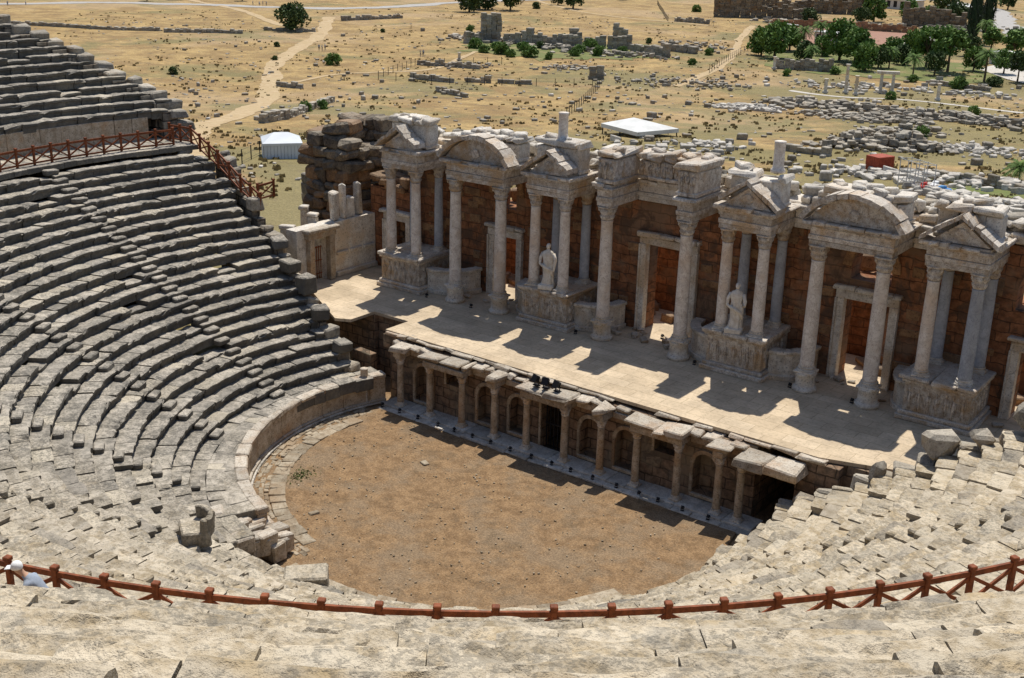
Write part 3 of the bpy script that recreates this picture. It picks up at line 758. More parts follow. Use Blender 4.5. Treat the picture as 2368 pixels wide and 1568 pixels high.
for a,b,zt in((-14.0,-12.1,8.9),(-8.1,-6.7,9.0),(-3.9,-2.35,9.3),(3.2,4.35,9.0),(7.15,8.9,8.8),(12.7,14.0,8.8)):
    mb=MB(); slabs(mb,a,b,2.85,4.1,8.14,zt-.3,(.5,1.),jit=.05); slabs(mb,a,b,2.8,4.1,zt-.29,zt,(.5,1.),jy=.2,jit=.07,skip=.25)
    mb.obj('attic_wall',M_marble,FA)
for x in(-5.4,6.5):
    mb=MB(); mb.lathe([(.34,0),(.34,.12),(.27,.2),(.25,.3),(.245,1.3),(.27,1.36),(.27,1.42)],seg=18); mb.obj('upper_column',M_shaft,FA,smooth=True,loc=(x,1.5,9.68))
def frame(parent,xc,w,h,y=3.0,d=.28,mat=M_marble,t=.34):
    mb=MB()
    for sg in(-1,1):
        mb.span((xc+sg*(w/2-.06),y-.16,0),(xc+sg*(w/2+t),y+d,h),ch=.03,jit=.02); mb.span((xc+sg*(w/2+t-.09),y-.24,0),(xc+sg*(w/2+t+.02),y+d-.05,h),ch=.02)
    mb.span((xc-w/2-t,y-.18,h),(xc+w/2+t,y+d,h+.4),ch=.03,jit=.02); slabs(mb,xc-w/2-t-.12,xc+w/2+t+.12,y-.38,y+d,h+.41,h+.62,jit=.04,jy=.08)
    return mb.obj('door_frame',mat,parent)
for xc,w,h in((-18.1,1.5,3.1),(-10.0,1.7,3.5),(.4,2.7,4.7),(10.9,2.3,4.0),(18.6,1.7,3.2)): frame(FA,xc,w,h)
def quarter(xp,xd,h=1.45):
    mb=MB(); n=7; yc=.75
    for i in range(n):
        t0=math.pi/2*i/n;t1=math.pi/2*(i+1)/n; tm=(t0+t1)/2
        x=xp+(xd-xp)*math.sin(tm); y=yc+(2.75-yc)*(1-math.cos(tm))
        x0=xp+(xd-xp)*math.sin(t0);y0=yc+(2.75-yc)*(1-math.cos(t0));x1=xp+(xd-xp)*math.sin(t1);y1=yc+(2.75-yc)*(1-math.cos(t1))
        L=math.hypot(x1-x0,y1-y0); an=math.atan2(y1-y0,x1-x0)
        nx,ny=-math.sin(an),math.cos(an)
        if ny<0: nx,ny=-nx,-ny
        mb.block((x+nx*.2,y+ny*.2,h/2),(L+.04,.4,h),rz=an,ch=.01); mb.block((x+nx*.16,y+ny*.16,h-.08),(L+.06,.56,.17),rz=an,ch=.03,jit=.02); mb.block((x+nx*.16,y+ny*.16,.12),(L+.06,.56,.26),rz=an,ch=.03)
    mb.obj('curved_podium',M_marble,FA)
for a,b in((-13.85,-11.6),(-6.85,-8.3),(-3.75,-1.9),(4.2,2.4),(7.3,8.9),(13.85,12.9)): quarter(a,b)
mb=MB()
for i in range(70):
    x=U(-17,19); k=U(.1,.4); mb.block((x,U(1.2,2.8),k*.25),(k*1.5,k,k*.6),rz=U(0,3),ch=.03,jit=.04)
mb.obj('fallen_fragments',M_prosc,FA,kind='stuff')
# ------------------------------------------------------------------ back rooms
mb=MB(); wall_open(mb,-17,20,-4.2,4.2,0,1.2,[(-9,2.2,.0,3.0,True),(.5,3.0,.0,3.4,True),(11.6,2.6,-.1,3.2,True)])
for i in range(60): mb.block((U(-17,20),U(.1,1.1),4.2+U(0,.9)),(U(.6,1.3),U(.5,1),U(.4,.8)),rz=U(0,3),ch=.08,jit=.08,m=1)
mb.obj('rear_wall',[M_brown,M_orange],loc=(.3,13.8,3.6),rz=FR,label='broken orange stone rear wall with arched openings',category='wall')
mb=MB()
for i in range(55): mb.block((U(-16,19),U(11.6,13.6),3.6+U(.05,.3)),(U(.4,1.4),U(.3,.9),U(.2,.6)),rz=U(0,3),ch=.05,jit=.06)
mb.obj('rubble',M_orange,kind='stuff',label='fallen orange masonry blocks behind the stage facade',category='rubble')
# ------------------------------------------------------------------ left side wall, tower
sw=thing('side_wall',(-19.7,9.6,3.6),'marble side wall of the stage with framed doorway','wall',rz=-math.pi/2)
mb=MB(); wall_open(mb,.2,6.6,0,3.3,-.9,-.05,[(4.9,1.3,0,2.6,False)]); mb.obj('wall',M_marble,sw)
mb=MB()
for sg in(-1,1): mb.span((4.9+sg*.6,-.1,0),(4.9+sg*1.0,.3,2.7),ch=.03,jit=.01)
mb.span((3.8,-.15,2.7),(6.0,.33,3.05),ch=.03,jit=.01); mb.span((3.65,-.2,3.05),(6.15,.5,3.3),ch=.06,jit=.02); mb.obj('door_frame',M_prosc,sw)
mb=MB()
for x,w,h in((3.0,.5,1.7),(2.3,.35,2.1),(1.7,.6,1.2),(1.0,.4,2.0)): mb.span((x,-.7,3.31),(x+w,-.2,3.3+h),ch=.08,jit=.07)
for x in(.4,1.5,2.6): mb.span((x,-.08,1.3),(x+.9,.1,1.5),ch=.03); 
mb.span((.2,-.1,.003),(3.6,.15,.3),ch=.04); mb.obj('marble_slab',M_marble,sw)
mb=MB()
for i in range(8): mb.span((4.35+i*.16,-.5,0.02),(4.4+i*.16,-.46,2.0),ch=.004)
for z in(.3,1.1,1.9): mb.span((4.3,-.49,z),(5.55,-.45,z+.06),ch=.004)
mb.obj('gate',M_wood,sw)
tw=MB(); z=3.6; lv=0
while z<11.7:
    h=U(.5,.85)
    hx=1.95-(.2 if 7<z<9 else 0)+.2*(lv%2)*(z>9)+.15*(z>9.5); hy=2.2
    nxk=4
    for ix in range(nxk):
        for iy in range(4):
            if z>10.2 and R()<.22+.35*(z>11): continue
            x=-22.8+lerp(-hx,hx,(ix+.5)/nxk); y=10.4+lerp(-hy,hy,(iy+.5)/4)
            tw.block((x+U(-.15,.15),y+U(-.15,.15),z+h/2),(hx*2/nxk*U(.85,1.35),hy*2/4*U(.9,1.3),h*U(.8,1.05)),rz=U(-.25,.25),ry=U(-.06,.06),ch=.14,jit=.13,m=(1 if (z>9 and R()<.7) or R()<.18 else 0))
    z+=h*.92; lv+=1
tw.span((-24.4,8.5,-.5),(-21.0,12.5,3.62),ch=.01)
tw.obj('ruined_tower',[M_orange,M_blackst],label='rough ruined tower of orange and black-stained stone blocks',category='tower')
tw=MB(); z=3.6
while z<11.2:
    h=U(.45,.75)
    for ix in range(3):
        if z>9.6 and R()<.3: continue
        tw.block((-19.6+ix*.75+U(-.12,.12),11.4+U(-.2,.2),z+h/2),(U(.75,1.05),U(1.5,1.8),h),rz=U(-.15,.15),ch=.1,jit=.1,m=int(R()<.45))
    z+=h*.96
tw.obj('ruined_pier',[M_orange,M_blackst],label='crumbling orange stone pier beside the facade',category='pier')
for i,(x,y,h,s) in enumerate(((-21.6,4.0,3.2,.75),(-20.9,5.4,3.8,.5),(-22.3,6.0,3.9,.45))):
    mb=MB(); mb.block((0,0,h/2),(s,.4,h),ch=.05,jit=.04); mb.block((0,0,h+.1),(s*1.2,.55,.2),ch=.05,jit=.03)
    mb.obj('standing_slab',M_marble,loc=(x,y,3.4),rz=.5,label='upright marble door jamb slab beside the tiers',category='stone slab')
mb=MB()
for i in range(90):
    t=R(); mb.block((lerp(-25,-21.5,t)+U(-.5,.5),lerp(4.5,7,R()),U(2.6,4.0)),(U(.5,1.1),U(.4,.9),U(.3,.7)),rz=U(0,3),ch=.06,jit=.06)
mb.obj('rubble',M_rubble,kind='stuff',label='heap of grey tumbled stones beside the tiers',category='rubble')
def ruin_wall(p,q,h,t=.9,bs=1.0,mat=M_rubble,label='broken wall of grey stone blocks standing in dry grass',loss=.5,name='ruined_wall',cat='wall'):
    p=Vector(p[:2]);q=Vector(q[:2]); d=q-p; L=d.length; an=math.atan2(d.y,d.x); mb=MB(); n=max(1,int(L/bs)); sd=R()*50
    top=[h*(1-loss*(.5+.9*nz(i*.45+sd,0,0,1))) for i in range(n)]
    for i in range(n):
        z=-.3; zb=T(*(p+d*((i+.5)/n)))-T(p.x,p.y)
        while z<top[i]:
            hh=U(.45,.75)*bs; mb.block(((i+.5)*L/n+U(-.08,.08)*bs,U(-.08,.08),z+zb+hh/2),(L/n*U(.9,1.15),t*U(.8,1.1),hh),rz=U(-.06,.06),ch=.07*bs,jit=.05*bs); z+=hh*.96
    return mb.obj(name,mat,loc=(p.x,p.y,T(p.x,p.y)),rz=an,label=label,category=cat)
ruin_wall((-30,13.5),(-25.2,12.6),8.2,1.2,1.0,M_rubble,label='grey masonry wall stub beside the ruined tower',loss=.15)
# ------------------------------------------------------------------ statues
def statue(x,y,seed,name='statue',arm=0):
    mb=MB(); mb.block((0,0,.12),(.75,.7,.24),ch=.02)
    secs=[(.24,.34,.27,.0),(.34,.31,.25,.02),(.6,.27,.23,.05),(.95,.27,.22,.05),(1.2,.29,.22,.03),(1.4,.24,.19,.0),(1.6,.27,.2,-.01),(1.78,.30,.2,-.01),(1.9,.26,.16,0),(1.98,.1,.1,0),(2.05,.075,.08,0)]
    seg=30; vs=[];fs=[]
    for i,(z,rx,ry,dx) in enumerate(secs):
        for k in range(seg):
            t=2*math.pi*k/seg; am=.13 if z<1.3 else (.06 if z<1.75 else .01)
            w=1+am*math.cos(9*t+z*1.5+seed)+am*.5*math.cos(5*t-z*3)
            vs.append((dx+rx*w*math.cos(t),ry*w*math.sin(t),z))
    for i in range(len(secs)-1):
        for k in range(seg): a=i*seg+k;b=i*seg+(k+1)%seg; fs.append((a,b,b+seg,a+seg))
    fs.append([(len(secs)-1)*seg+k for k in range(seg)]); mb.add(vs,fs)
    mb.tube([(-.28,0,1.82),(-.4,-.03,1.55),(-.38,-.12,1.28),(-.2,-.26,1.2)],[.09,.085,.07,.055])
    mb.tube([(.28,0,1.82),(.39,-.02,1.5),(.4,-.14,1.3),(.3,-.32,1.4)] if arm else [(.28,0,1.82),(.4,.0,1.5),(.38,-.05,1.2),(.36,-.12,.95)],[.09,.085,.07,.055])
    mb.tube([(-.25,-.2,1.25),(0,-.27,1.15),(.27,-.2,1.0),(.33,-.1,.7)],[.07,.08,.08,.05])
    mb.ell((0,-.01,2.17),(.1,.12,.14),10,8); mb.ell((0,.05,2.2),(.115,.1,.12),8,6); mb.ell((0,-.13,2.15),(.02,.03,.035),5,4)
    l=Vector((x,y,2.05)); c=Matrix.Rotation(FR,3,'Z')@l+Vector((.25,6.85,3.6))
    return mb.obj(name,M_statue,smooth=True,loc=tuple(c),rz=.2,scale=(1.05,1.05,1.05),label='draped marble female statue on a carved pedestal',category='statue')
statue(-5.25,.3,0); statue(5.6,.3,2,arm=1)
# ------------------------------------------------------------------ railings
def railing(pts,label,n_per=1.06,h=1.0):
    P=[Vector(p) for p in pts]; base=P[0]
    o=thing('wooden_railing',tuple(base),label,'railing')
    post=MB(); post.block((0,0,h/2),(.11,.11,h),ch=.01); post.block((0,0,h+.035),(.15,.15,.09),ch=.015)
    pm=post.mesh('railing_post'); pm.materials.append(M_wood)
    Q=[P[0]]
    for a,b in zip(P[:-1],P[1:]):
        L=(b-a).length; k=max(1,round(L/n_per)) if L>n_per*.6 else 0
        for i in range(1,k+1): Q.append(a+(b-a)*i/k)
    rl=MB(); r2=MB(); br=MB()
    for i,q in enumerate(Q):
        nx_=Q[min(i+1,len(Q)-1)]-Q[max(i-1,0)]
        mk('post',pm,o,loc=tuple(q-base),rz=math.atan2(nx_.y,nx_.x)+U(-.05,.05))
    for a,b in zip(Q[:-1],Q[1:]):
        a=a-base;b=b-base; up_=Vector((0,0,1))
        rl.beam(a+up_*(h-.1),b+up_*(h-.1),.06,.12); r2.beam(a+up_*.14,b+up_*.14,.05,.09)
        br.beam(a+up_*.2,b+up_*(h-.18),.045,.08); br.beam(a+up_*(h-.18),b+up_*.2,.04,.075)
    rl.obj('rail',M_wood,o); r2.obj('rail',M_wood,o); br.obj('brace',M_wood,o)
def arc(Rr,p0,p1,z,st):
    n=int(abs(rad(p1-p0))*Rr/st); return [(C2[0]+Rr*math.cos(rad(lerp(p0,p1,i/n))),C2[1]+Rr*math.sin(rad(lerp(p0,p1,i/n))),z) for i in range(n+1)]
railing(arc(28.55,255,352,11.0,1.06),'long curved red-brown wooden railing with crossed braces')
railing(arc(28.9,205,168.5,11.0,1.06)[:],'red-brown wooden railing along the curved walkway')
def P3(Rr,ph,z): return (C2[0]+Rr*math.cos(rad(ph)),C2[1]+Rr*math.sin(rad(ph)),z)
railing([P3(30.6,167.4,11.0),P3(28.9,166.3,11.0),P3(26.5,165.2,9.9),P3(24.5,164.3,8.8),P3(22.9,163.2,8.0)],'wooden railing stepping down the end of the tiers')
railing([P3(23.9,162.5,8.3),P3(24.6,159.5,8.3)],'short wooden railing beside the end of the tiers')
# ------------------------------------------------------------------ lights
mb=MB(); mb.block((0,0,.03),(.3,.2,.05),ch=.01)
for sg in(-1,1): mb.beam((sg*.13,0,.03),(sg*.13,0,.3),.03,.03)
mb.block((0,-.02,.3),(.24,.2,.24),rx=-.5,ch=.03); mb.block((0,-.13,.33),(.3,.03,.3),rx=-.5,ch=.01)
fm=mb.mesh('floodlight'); fm.materials.append(M_dark)
for x in(-.45,.1,.75): mk('floodlight',fm,loc=(x,.1,3.42),scale=(1.15,1.15,1.25),rz=U(-.3,.3),label='black floodlight on the proscenium coping',category='floodlight',group='floodlights on the stage front')
for i in range(17):
    x=-9.6+i*1.18+U(-.15,.15); mk('floodlight',fm,loc=(x,-.62,.05),scale=(.5,.5,.5),rz=math.pi+U(-.3,.3),label='small black spotlight on the marble kerb',category='floodlight',group='spotlights along the stage front')
for x,y in((-13,6.5),(-9.9,6.7),(-3,6.9),(4,7.0),(8.9,7.3),(11.9,7.4),(.8,9.3),(12,8.4)):
    mk('floodlight',fm,loc=(x,y,3.605),scale=(.55,.55,.5),rz=math.pi+U(-.3,.3),label='small black spotlight on the stage floor',category='floodlight',group='spotlights at the facade')
# ------------------------------------------------------------------ vegetation
def crown_mesh(name,mat,n=1500,leaf=.13,seed=1,sq=.8):
    random.seed(seed); mb=MB(); cl=[]
    for i in range(34):
        t=U(0,6.28);z=U(-.75,1);rr=math.sqrt(max(0,1-z*z))*U(.45,1); cl.append((rr*math.cos(t)*.85,rr*math.sin(t)*.85,z*.72*sq,U(.2,.38),R()))
    for i in range(n):
        c=cl[i%34]; d=Vector((random.gauss(0,1),random.gauss(0,1),random.gauss(0,1))).normalized()*c[3]*U(.55,1.05)
        p=Vector(c[:3])+d; s=leaf*U(.5,1.2); a=Vector((U(-1,1),U(-1,1),U(-1,1))).normalized(); b=a.cross(Vector((U(-1,1),U(-1,1),U(-.2,1)))).normalized()
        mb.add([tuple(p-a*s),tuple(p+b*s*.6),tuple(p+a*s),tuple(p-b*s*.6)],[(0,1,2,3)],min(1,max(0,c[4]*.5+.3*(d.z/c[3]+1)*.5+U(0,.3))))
    me=mb.mesh(name); me.materials.append(mat); return me
def trunk_mesh():
    mb=MB(); mb.tube([(0,0,-.15),(.02,0,.3),(0,.03,.7),(.02,.02,1.0)],[.11,.08,.065,.05])
    for k in range(6):
        t=k*1.05+.3; mb.tube([(0,0,.6+.05*k),(.25*math.cos(t),.25*math.sin(t),.95+.04*k),(.5*math.cos(t),.5*math.sin(t),1.25+.06*k)],[.045,.032,.015],6)
    me=mb.mesh('trunk'); me.materials.append(M_trunk); return me
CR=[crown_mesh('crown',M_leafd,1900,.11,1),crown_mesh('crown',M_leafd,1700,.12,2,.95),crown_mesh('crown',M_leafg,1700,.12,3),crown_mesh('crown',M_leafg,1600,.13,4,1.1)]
TM=trunk_mesh(); random.seed(11)
def tree(a,b,r,h,k,label='round leafy green tree standing in the field',grp='leafy trees'):
    if a>1740: r*=1.18; h*=1.08
    x,y,z=S(a,b); o=thing('tree',(x,y,z),label,'tree',group=grp)
    cz=h-r*.62
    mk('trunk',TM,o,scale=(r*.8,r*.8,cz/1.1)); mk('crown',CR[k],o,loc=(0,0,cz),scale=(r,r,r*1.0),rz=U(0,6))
def bush(a,b,r,k,label='dense green bush growing among dry grass'):
    x,y,z=S(a,b); o=thing('bush',(x,y,z),label,'bush',group='green bushes')
    mk('stem',TM,o,scale=(r*.3,r*.3,r*.4)); mk('foliage',CR[k],o,loc=(0,0,r*.5),scale=(r,r,r*.9),rz=U(0,6))
tree(676,72,5.2,7.4,0,'large dark round tree beside a dusty path')
for a,b,r,h,k in((1085,28,5.5,8,0),(1122,22,5,7,1),(1180,24,5,8,0),(1325,20,5,8,1),(1290,12,4,6,0),(1790,135,4.6,8,2),(1760,128,3.2,5.5,3),(1825,118,3.5,6,2),(1940,140,4.2,8,3),(1975,148,4,7.5,2),(2000,165,3,5,3),(2140,158,3.6,8,3),(2190,168,4,9.5,2),(2020,50,4,7,3),(2060,140,3,5,2),(1900,130,2.5,4,3),(2120,20,4,8,0),(2340,140,3.2,7,2),(2352,190,2.5,6,1),(2030,16,5,8,0),(410,-2,4,7,0),(340,2,3,6,1),(560,2,3,6,0),(1440,0,3,6,1),(2085,150,2.6,4,1),(2250,165,2.5,4.5,3),(2160,175,2.6,5,0),(2030,158,2.6,4.5,0),(2320,172,2.6,5,2),(2210,60,4,7,0),(2100,48,3,6,3),(1960,120,3,5,0),(1770,112,3,5,0),(1870,62,3,5,1),(2180,30,5,8,0),(2330,22,4,7,1),(2150,52,3,5,2),(2240,130,3,5,0),(2290,120,3,6,2),(1990,55,3,5,0),(2110,128,3,5,3),(1860,140,2.6,4,1)):
    tree(a,b,r,h,k)
for a,b,r,k in((770,150,2.2,2),(402,172,1.3,1),(1088,76,1.7,3),(1225,132,2.6,2),(1385,130,2.0,3),(1340,122,1.8,2),(640,108,1.0,1),(636,140,.9,1),(705,258,1.2,3),(745,252,1.1,3),(1150,118,2,2),(1300,104,2.2,3),(1440,124,1.6,2),(1600,150,1.3,2),(1100,112,2,3),(1250,112,1.5,1),(1640,128,1.4,3),(2215,205,2.2,2),(1820,176,1.2,3),(2250,270,1.4,3),(1240,20,2,1),(1610,28,2,3),(2130,320,1.3,3),(1990,120,2,3),(2110,190,1.4,2),(885,75,.9,1),(1500,100,1.2,1),(1180,132,1.6,2),(1270,138,1.3,3),(1850,160,2,0),(1930,172,1.6,2),(2300,200,2,0),(2060,230,1.2,3),(1160,126,2.2,3),(1210,118,2,2),(1330,130,2,2),(1365,116,2.2,3),(1120,122,1.7,2)):
    bush(a,b,r,k)
def palm_mesh(seed):
    random.seed(seed); mb=MB()
    for i in range(34):
        t=i*2.4; el=lerp(1.2,-.5,(i/34)); L=U(.85,1.1)
        pts=[]; d=Vector((math.cos(t),math.sin(t),0))
        for j in range(7):
            s=j/6; pts.append(d*L*(s*math.cos(el)*1.0+.1*s)+Vector((0,0,L*(math.sin(el)*s-.55*s*s))))
        side=Vector((-d.y,d.x,0)); rv=R()
        for j in range(6):
            for sg in(-1,1):
                for q in(0,.5):
                    p=pts[j].lerp(pts[j+1],q); w=.24*(1-abs(j/6-.35)); mb.add([tuple(p),tuple(p+(pts[j+1]-pts[j])*.45),tuple(p+side*sg*w+(pts[j+1]-pts[j])*.6+Vector((0,0,-.12)))],[(0,1,2)],rv)
    me=mb.mesh('fronds'); me.materials.append(M_leafg); return me
PM=palm_mesh(5); pt=MB(); pt.tube([(0,0,-.1),(.01,0,.3),(0,.01,.7),(0,0,1)],[.055,.042,.04,.045],9); PT=pt.mesh('trunk'); PT.materials.append(M_trunk); random.seed(21)
for a,b,h,r in((1855,125,6.5,2.9),(1893,112,6.5,2.9),(2110,178,4.5,2.6),(2275,190,6.5,3.0),(2275,105,6.5,3.0),(2338,128,5.5,2.8),(2055,158,4.5,2.4),(2360,120,6,2.7),(2355,418,1.6,2.0),(1875,150,4,2.2),(2300,25,5,2.4)):
    x,y,z=S(a,b); o=thing('palm_tree',(x,y,z),'palm tree with drooping green fronds in a garden','palm tree',group='palm trees')
    mk('trunk',PT,o,scale=(h*.9,h*.9,h)); mk('crown',PM,o,loc=(0,0,h),scale=(r,r,r),rz=U(0,6))
random.seed(5); cy=MB()
for i in range(2600):
    z=U(.03,1); w=.13*math.sin(min(1,z*1.6+.15)*math.pi*.5)*(1-max(0,z-.55)/.47)**.8+.01; t=U(0,6.28); rr=w*U(.7,1.05)*(1+.2*math.sin(5*t+9*z)); p=Vector((rr*math.cos(t),rr*math.sin(t),z)); a=Vector((U(-.3,.3),U(-.3,.3),1)).normalized()*.025; b=Vector((-math.sin(t),math.cos(t),U(-.5,.5)))*.016
    cy.add([tuple(p-a),tuple(p+b),tuple(p+a),tuple(p-b)],[(0,1,2,3)])
CY=cy.mesh('crown'); CY.materials.append(M_cyp)
for a,b,h in((2240,98,15),(2252,92,17),(2282,82,17),(2275,80,14),(2000,35,10),(2010,32,9)):
    x,y,z=S(a,b); o=thing('cypress_tree',(x,y,z),'tall narrow dark cypress tree','cypress tree',group='cypress trees')
    mk('trunk',PT,o,scale=(h*.25,h*.25,h*.9)); mk('crown',CY,o,scale=(h*.75,h*.75,h),rz=U(0,6))
# ------------------------------------------------------------------ field ruins
for a,b,h,t in(((1075,100),(1115,98),3,1.6),((1112,97),(1158,97),8.5,2.2),((1165,100),(1205,102),3,1.2),((1208,102),(1232,104),5.5,1.6),((1232,104),(1300,108),3,1.2),((1300,109),(1345,110),4.2,1.4),((1318,106),(1335,106),6.5,1.6),((1350,108),(1400,112),3.2,1.3),((1405,113),(1460,114),4,1.4),((1418,100),(1450,102),5,1.5),((1500,130),(1545,134),3.0,2),((1460,118),(1500,124),2,1.2),((1530,115),(1610,125),2,1.5)):
    ruin_wall(S(*a),S(*b),h,t,1.3,M_rubble,loss=.35,label='tall broken grey stone ruin standing in scrub')
for a,b,h,t in(((1650,38),(1760,42),9,2),((1760,42),(1880,46),5,2),((1680,15),(1800,18),8,2),((1880,30),(1990,34),7,2),((2085,60),(2170,62),8,2),((2170,62),(2232,66),6,2),((1800,30),(1900,26),5,2),((1900,12),(2010,14),8,2)):
    ruin_wall(S(*a),S(*b),h,t,1.8,M_blackst,loss=.45,label='massive brown stone bath ruin with broken top')
for a,b,h,t in(((1788,158),(1850,162),3.0,1),((1850,162),(1925,168),3.4,1),((1362,182),(1396,183),3.4,1.5),((950,182),(1050,192),1.0,.8),((1075,190),(1135,192),1.2,.8),((1150,192),(1230,196),.8,.8),((605,285),(662,275),1.6,1.2),((662,275),(770,235),.8,1),((1010,212),(1080,226),.8,.8),((640,200),(700,205),1,.8),((965,150),(1110,160),1.2,.8),((1795,345),(1920,362),.9,1.1),((2150,195),(2290,212),.8,.9),((1560,50),(1640,56),1.6,1),((2040,200),(2080,204),1,1),((380,75),(560,78),1.1,1.2),((790,48),(930,42),1.3,1.3),((730,75),(610,70),.8,1.2),((0,55),(370,72),.9,1.2),((2120,405),(2368,448),.9,.7)):
    ruin_wall(S(*a),S(*b),h,t,1.1,M_rubble,loss=.6,label='low broken wall of grey blocks in dry grass')
ruin_wall(S(1745,112),S(1790,62),2.6,.4,1.6,M_orange,loss=.05,label='long tan boundary wall beside the gardens')
ruin_wall(S(1790,60),S(2120,78),2.0,.4,1.6,M_orange,loss=.05,label='long tan boundary wall beside the gardens')
def pile(a,b,n,w,s=.8,mat=M_rubble,label='long heap of tumbled ruin stones in the field',hh=.8):
    p=Vector(S(*a)[:2]);q=Vector(S(*b)[:2]); mb=MB()
    for i in range(n):
        t=R(); x=p.lerp(q,t); o=Vector((random.gauss(0,w),random.gauss(0,w))); c=x+o; k=s*U(.3,1.3)
        z=T(c.x,c.y)-T(p.x,p.y)+max(0,hh*(1-o.length/(2*w)))*R()+k*.15
        mb.block((c.x-p.x,c.y-p.y,z),(k*U(.8,1.8),k,k*U(.5,.9)),rz=U(0,3),rx=U(-.3,.3),ch=.08,jit=.1*k)
    mb.obj('rubble',mat,loc=(p.x,p.y,T(p.x,p.y)),kind='stuff',label=label,category='rubble')
pile((1800,240),(2368,295),700,2.6,1.0,hh=1.6); pile((1880,265),(2100,285),220,2.5,.9); pile((1950,340),(2130,345),380,2.3,.9,hh=2.4); pile((2000,320),(2130,310),200,2.0,.8,hh=2)
pile((1690,250),(1770,255),200,2.2,.8,M_whiter,'low heap of pale stones'); pile((1580,185),(1720,210),70,4,.7); pile((1420,190),(1560,195),50,4,.7)
pile((1270,158),(1330,158),80,2.5,.7); pile((1120,150),(1010,155),60,2.5,.7); pile((2170,340),(2340,360),220,3.2,.6,M_whiter,'rows of small pale marble fragments')
pile((1930,395),(2368,440),180,2.5,.9,M_whiter,'scattered white marble fragments behind the facade'); pile((1500,335),(1700,345),30,2.5,.6,M_whiter,'scattered white marble fragments behind the facade')
pile((1450,330),(1640,365),25,2,.7,M_whiter,'scattered white marble fragments behind the facade'); pile((2100,440),(2368,490),150,1.5,.8,M_whiter,'scattered white marble fragments behind the facade')
pile((1070,90),(1540,135),300,4,1.2); pile((1570,100),(1660,118),60,4,.9); pile((1830,195),(2330,225),130,3.5,.8,M_whiter,'scattered pale stones along the path')
pile((1620,335),(1660,340),40,1.0,.6,M_whiter,'low heap of pale stones'); pile((1780,50),(2300,70),160,6,1.4)
random.seed(33); bm=[]
for k in range(6):
    mb=MB(); mb.block((0,0,.3),(U(.8,1.6),U(.6,1),U(.6,1)),ch=.1,jit=.12); me=mb.mesh('stone'); me.materials.append(M_rubble if k<4 else M_whiter); bm.append(me)
def scatter(a0,b0,a1,b1,n,sm=1.0,ks=(0,1,2,3)):
    for i in range(n):
        a=U(a0,a1); b=U(b0,b1)
        if nz(a*.012,b*.05,3)<-.15: continue
        x,y,z=S(a,b)
        if y<19 and x>-26: continue
        s=sm*U(.5,1.3); mk('stone_block',bm[random.choice(ks)],loc=(x,y,z-.05),rz=U(0,3),scale=(s,s*U(.8,1.2),s*U(.6,1.3)),label='loose grey ruin stone lying in dry grass',category='stone block',group='scattered ruin stones')
scatter(440,205,1400,290,75,.8); scatter(380,60,1080,200,50,.8); scatter(1250,170,1800,350,80,.9,(0,1,2,4)); scatter(1500,330,2360,420,45,1.0,(4,5,0)); scatter(1820,180,2360,240,40,1,(4,5,1))
rest=MB()
for i in range(2600):
    a=U(-20,2380); b=40+380*R()**1.3
    if nz(a*.01,b*.04,9)<.02: continue
    x,y,z=S(a,b)
    if y<19 and x>-26: continue
    k=U(.12,.6); rest.block((x,y,z+k*.1),(k*U(.8,1.8),k,k*U(.5,.9)),rz=U(0,3),ch=.06,jit=.1*k,m=int(R()<.25))
rest.obj('loose_stones',[M_rubble,M_whiter],kind='stuff',label='countless small stones strewn over the dry field',category='stones')
tuft=MB()
for i in range(6500):
    a=U(-20,2390); b=20+440*R()
    if nz(a*.006,b*.03,21)<-.1: continue
    x,y,z=S(a,b)
    if y<17 and x>-26: continue
    s=U(.12,.42)
    for q in range(3):
        t=U(0,3.14); ox,oy=U(-.4,.4),U(-.4,.4); w=s*.8
        tuft.add([(x+ox-w*math.cos(t),y+oy-w*math.sin(t),z-.05),(x+ox+w*math.cos(t),y+oy+w*math.sin(t),z-.05),(x+ox+w*.6*math.cos(t),y+oy+w*.6*math.sin(t),z+s),(x+ox-w*.7*math.cos(t),y+oy-w*.5*math.sin(t),z+s*.8)],[(0,1,2,3)])
M_tuft=leafm('dry_tufts',(.17,.13,.05),(.44,.32,.14))
tuft.obj('dry_grass',M_tuft,kind='stuff',label='tufts of tall dry grass over the field',category='grass')
# ------------------------------------------------------------------ shelters, container, small things
def canopy(c,w,d,h,hr,rz,label,walls=False,mat=M_white,drop=.3):
    o=thing('shelter',c,label,'shelter',rz=rz); mb=MB()
    a,b=w/2,d/2; vs=[(-a,-b,h),(a,-b,h),(a,b,h),(-a,b,h),(-a*.35,0,h+hr),(a*.35,0,h+hr),(-a,-b,h-drop),(a,-b,h-drop),(a,b,h-drop),(-a,b,h-drop)]
    mb.add(vs,[(0,1,5,4),(1,2,5),(2,3,4,5),(3,0,4),(6,7,1,0),(7,8,2,1),(8,9,3,2),(9,6,0,3)],.5); mb.obj('roof',mat,o)
    p=MB()
    for x in(-a+.2,0,a-.2):
        for y in(-b+.2,b-.2): p.beam((x,y,-.3),(x,y,h-.05),.12,.12)
    for y in(-b+.2,b-.2): p.beam((-a,y,h-.2),(a,y,h-.2),.1,.1)
    p.obj('frame',M_dark,o)
    if walls:
        q=MB(); n=int(w/.4)
        for i in range(n):
            x=-a+.15+i*(w-.3)/n
            for y in(-b+.08,b-.08): q.span((x,y-.03,-.2),(x+(w-.3)/n-.03,y+.03,h-drop-.01),ch=.01)
        n=int(d/.4)
        for i in range(n):
            y=-b+.15+i*(d-.3)/n
            for x in(-a+.08,a-.08): q.span((x-.03,y,-.2),(x+.03,y+(d-.3)/n-.03,h-drop-.01),ch=.01)
        q.obj('wall',mat,o)
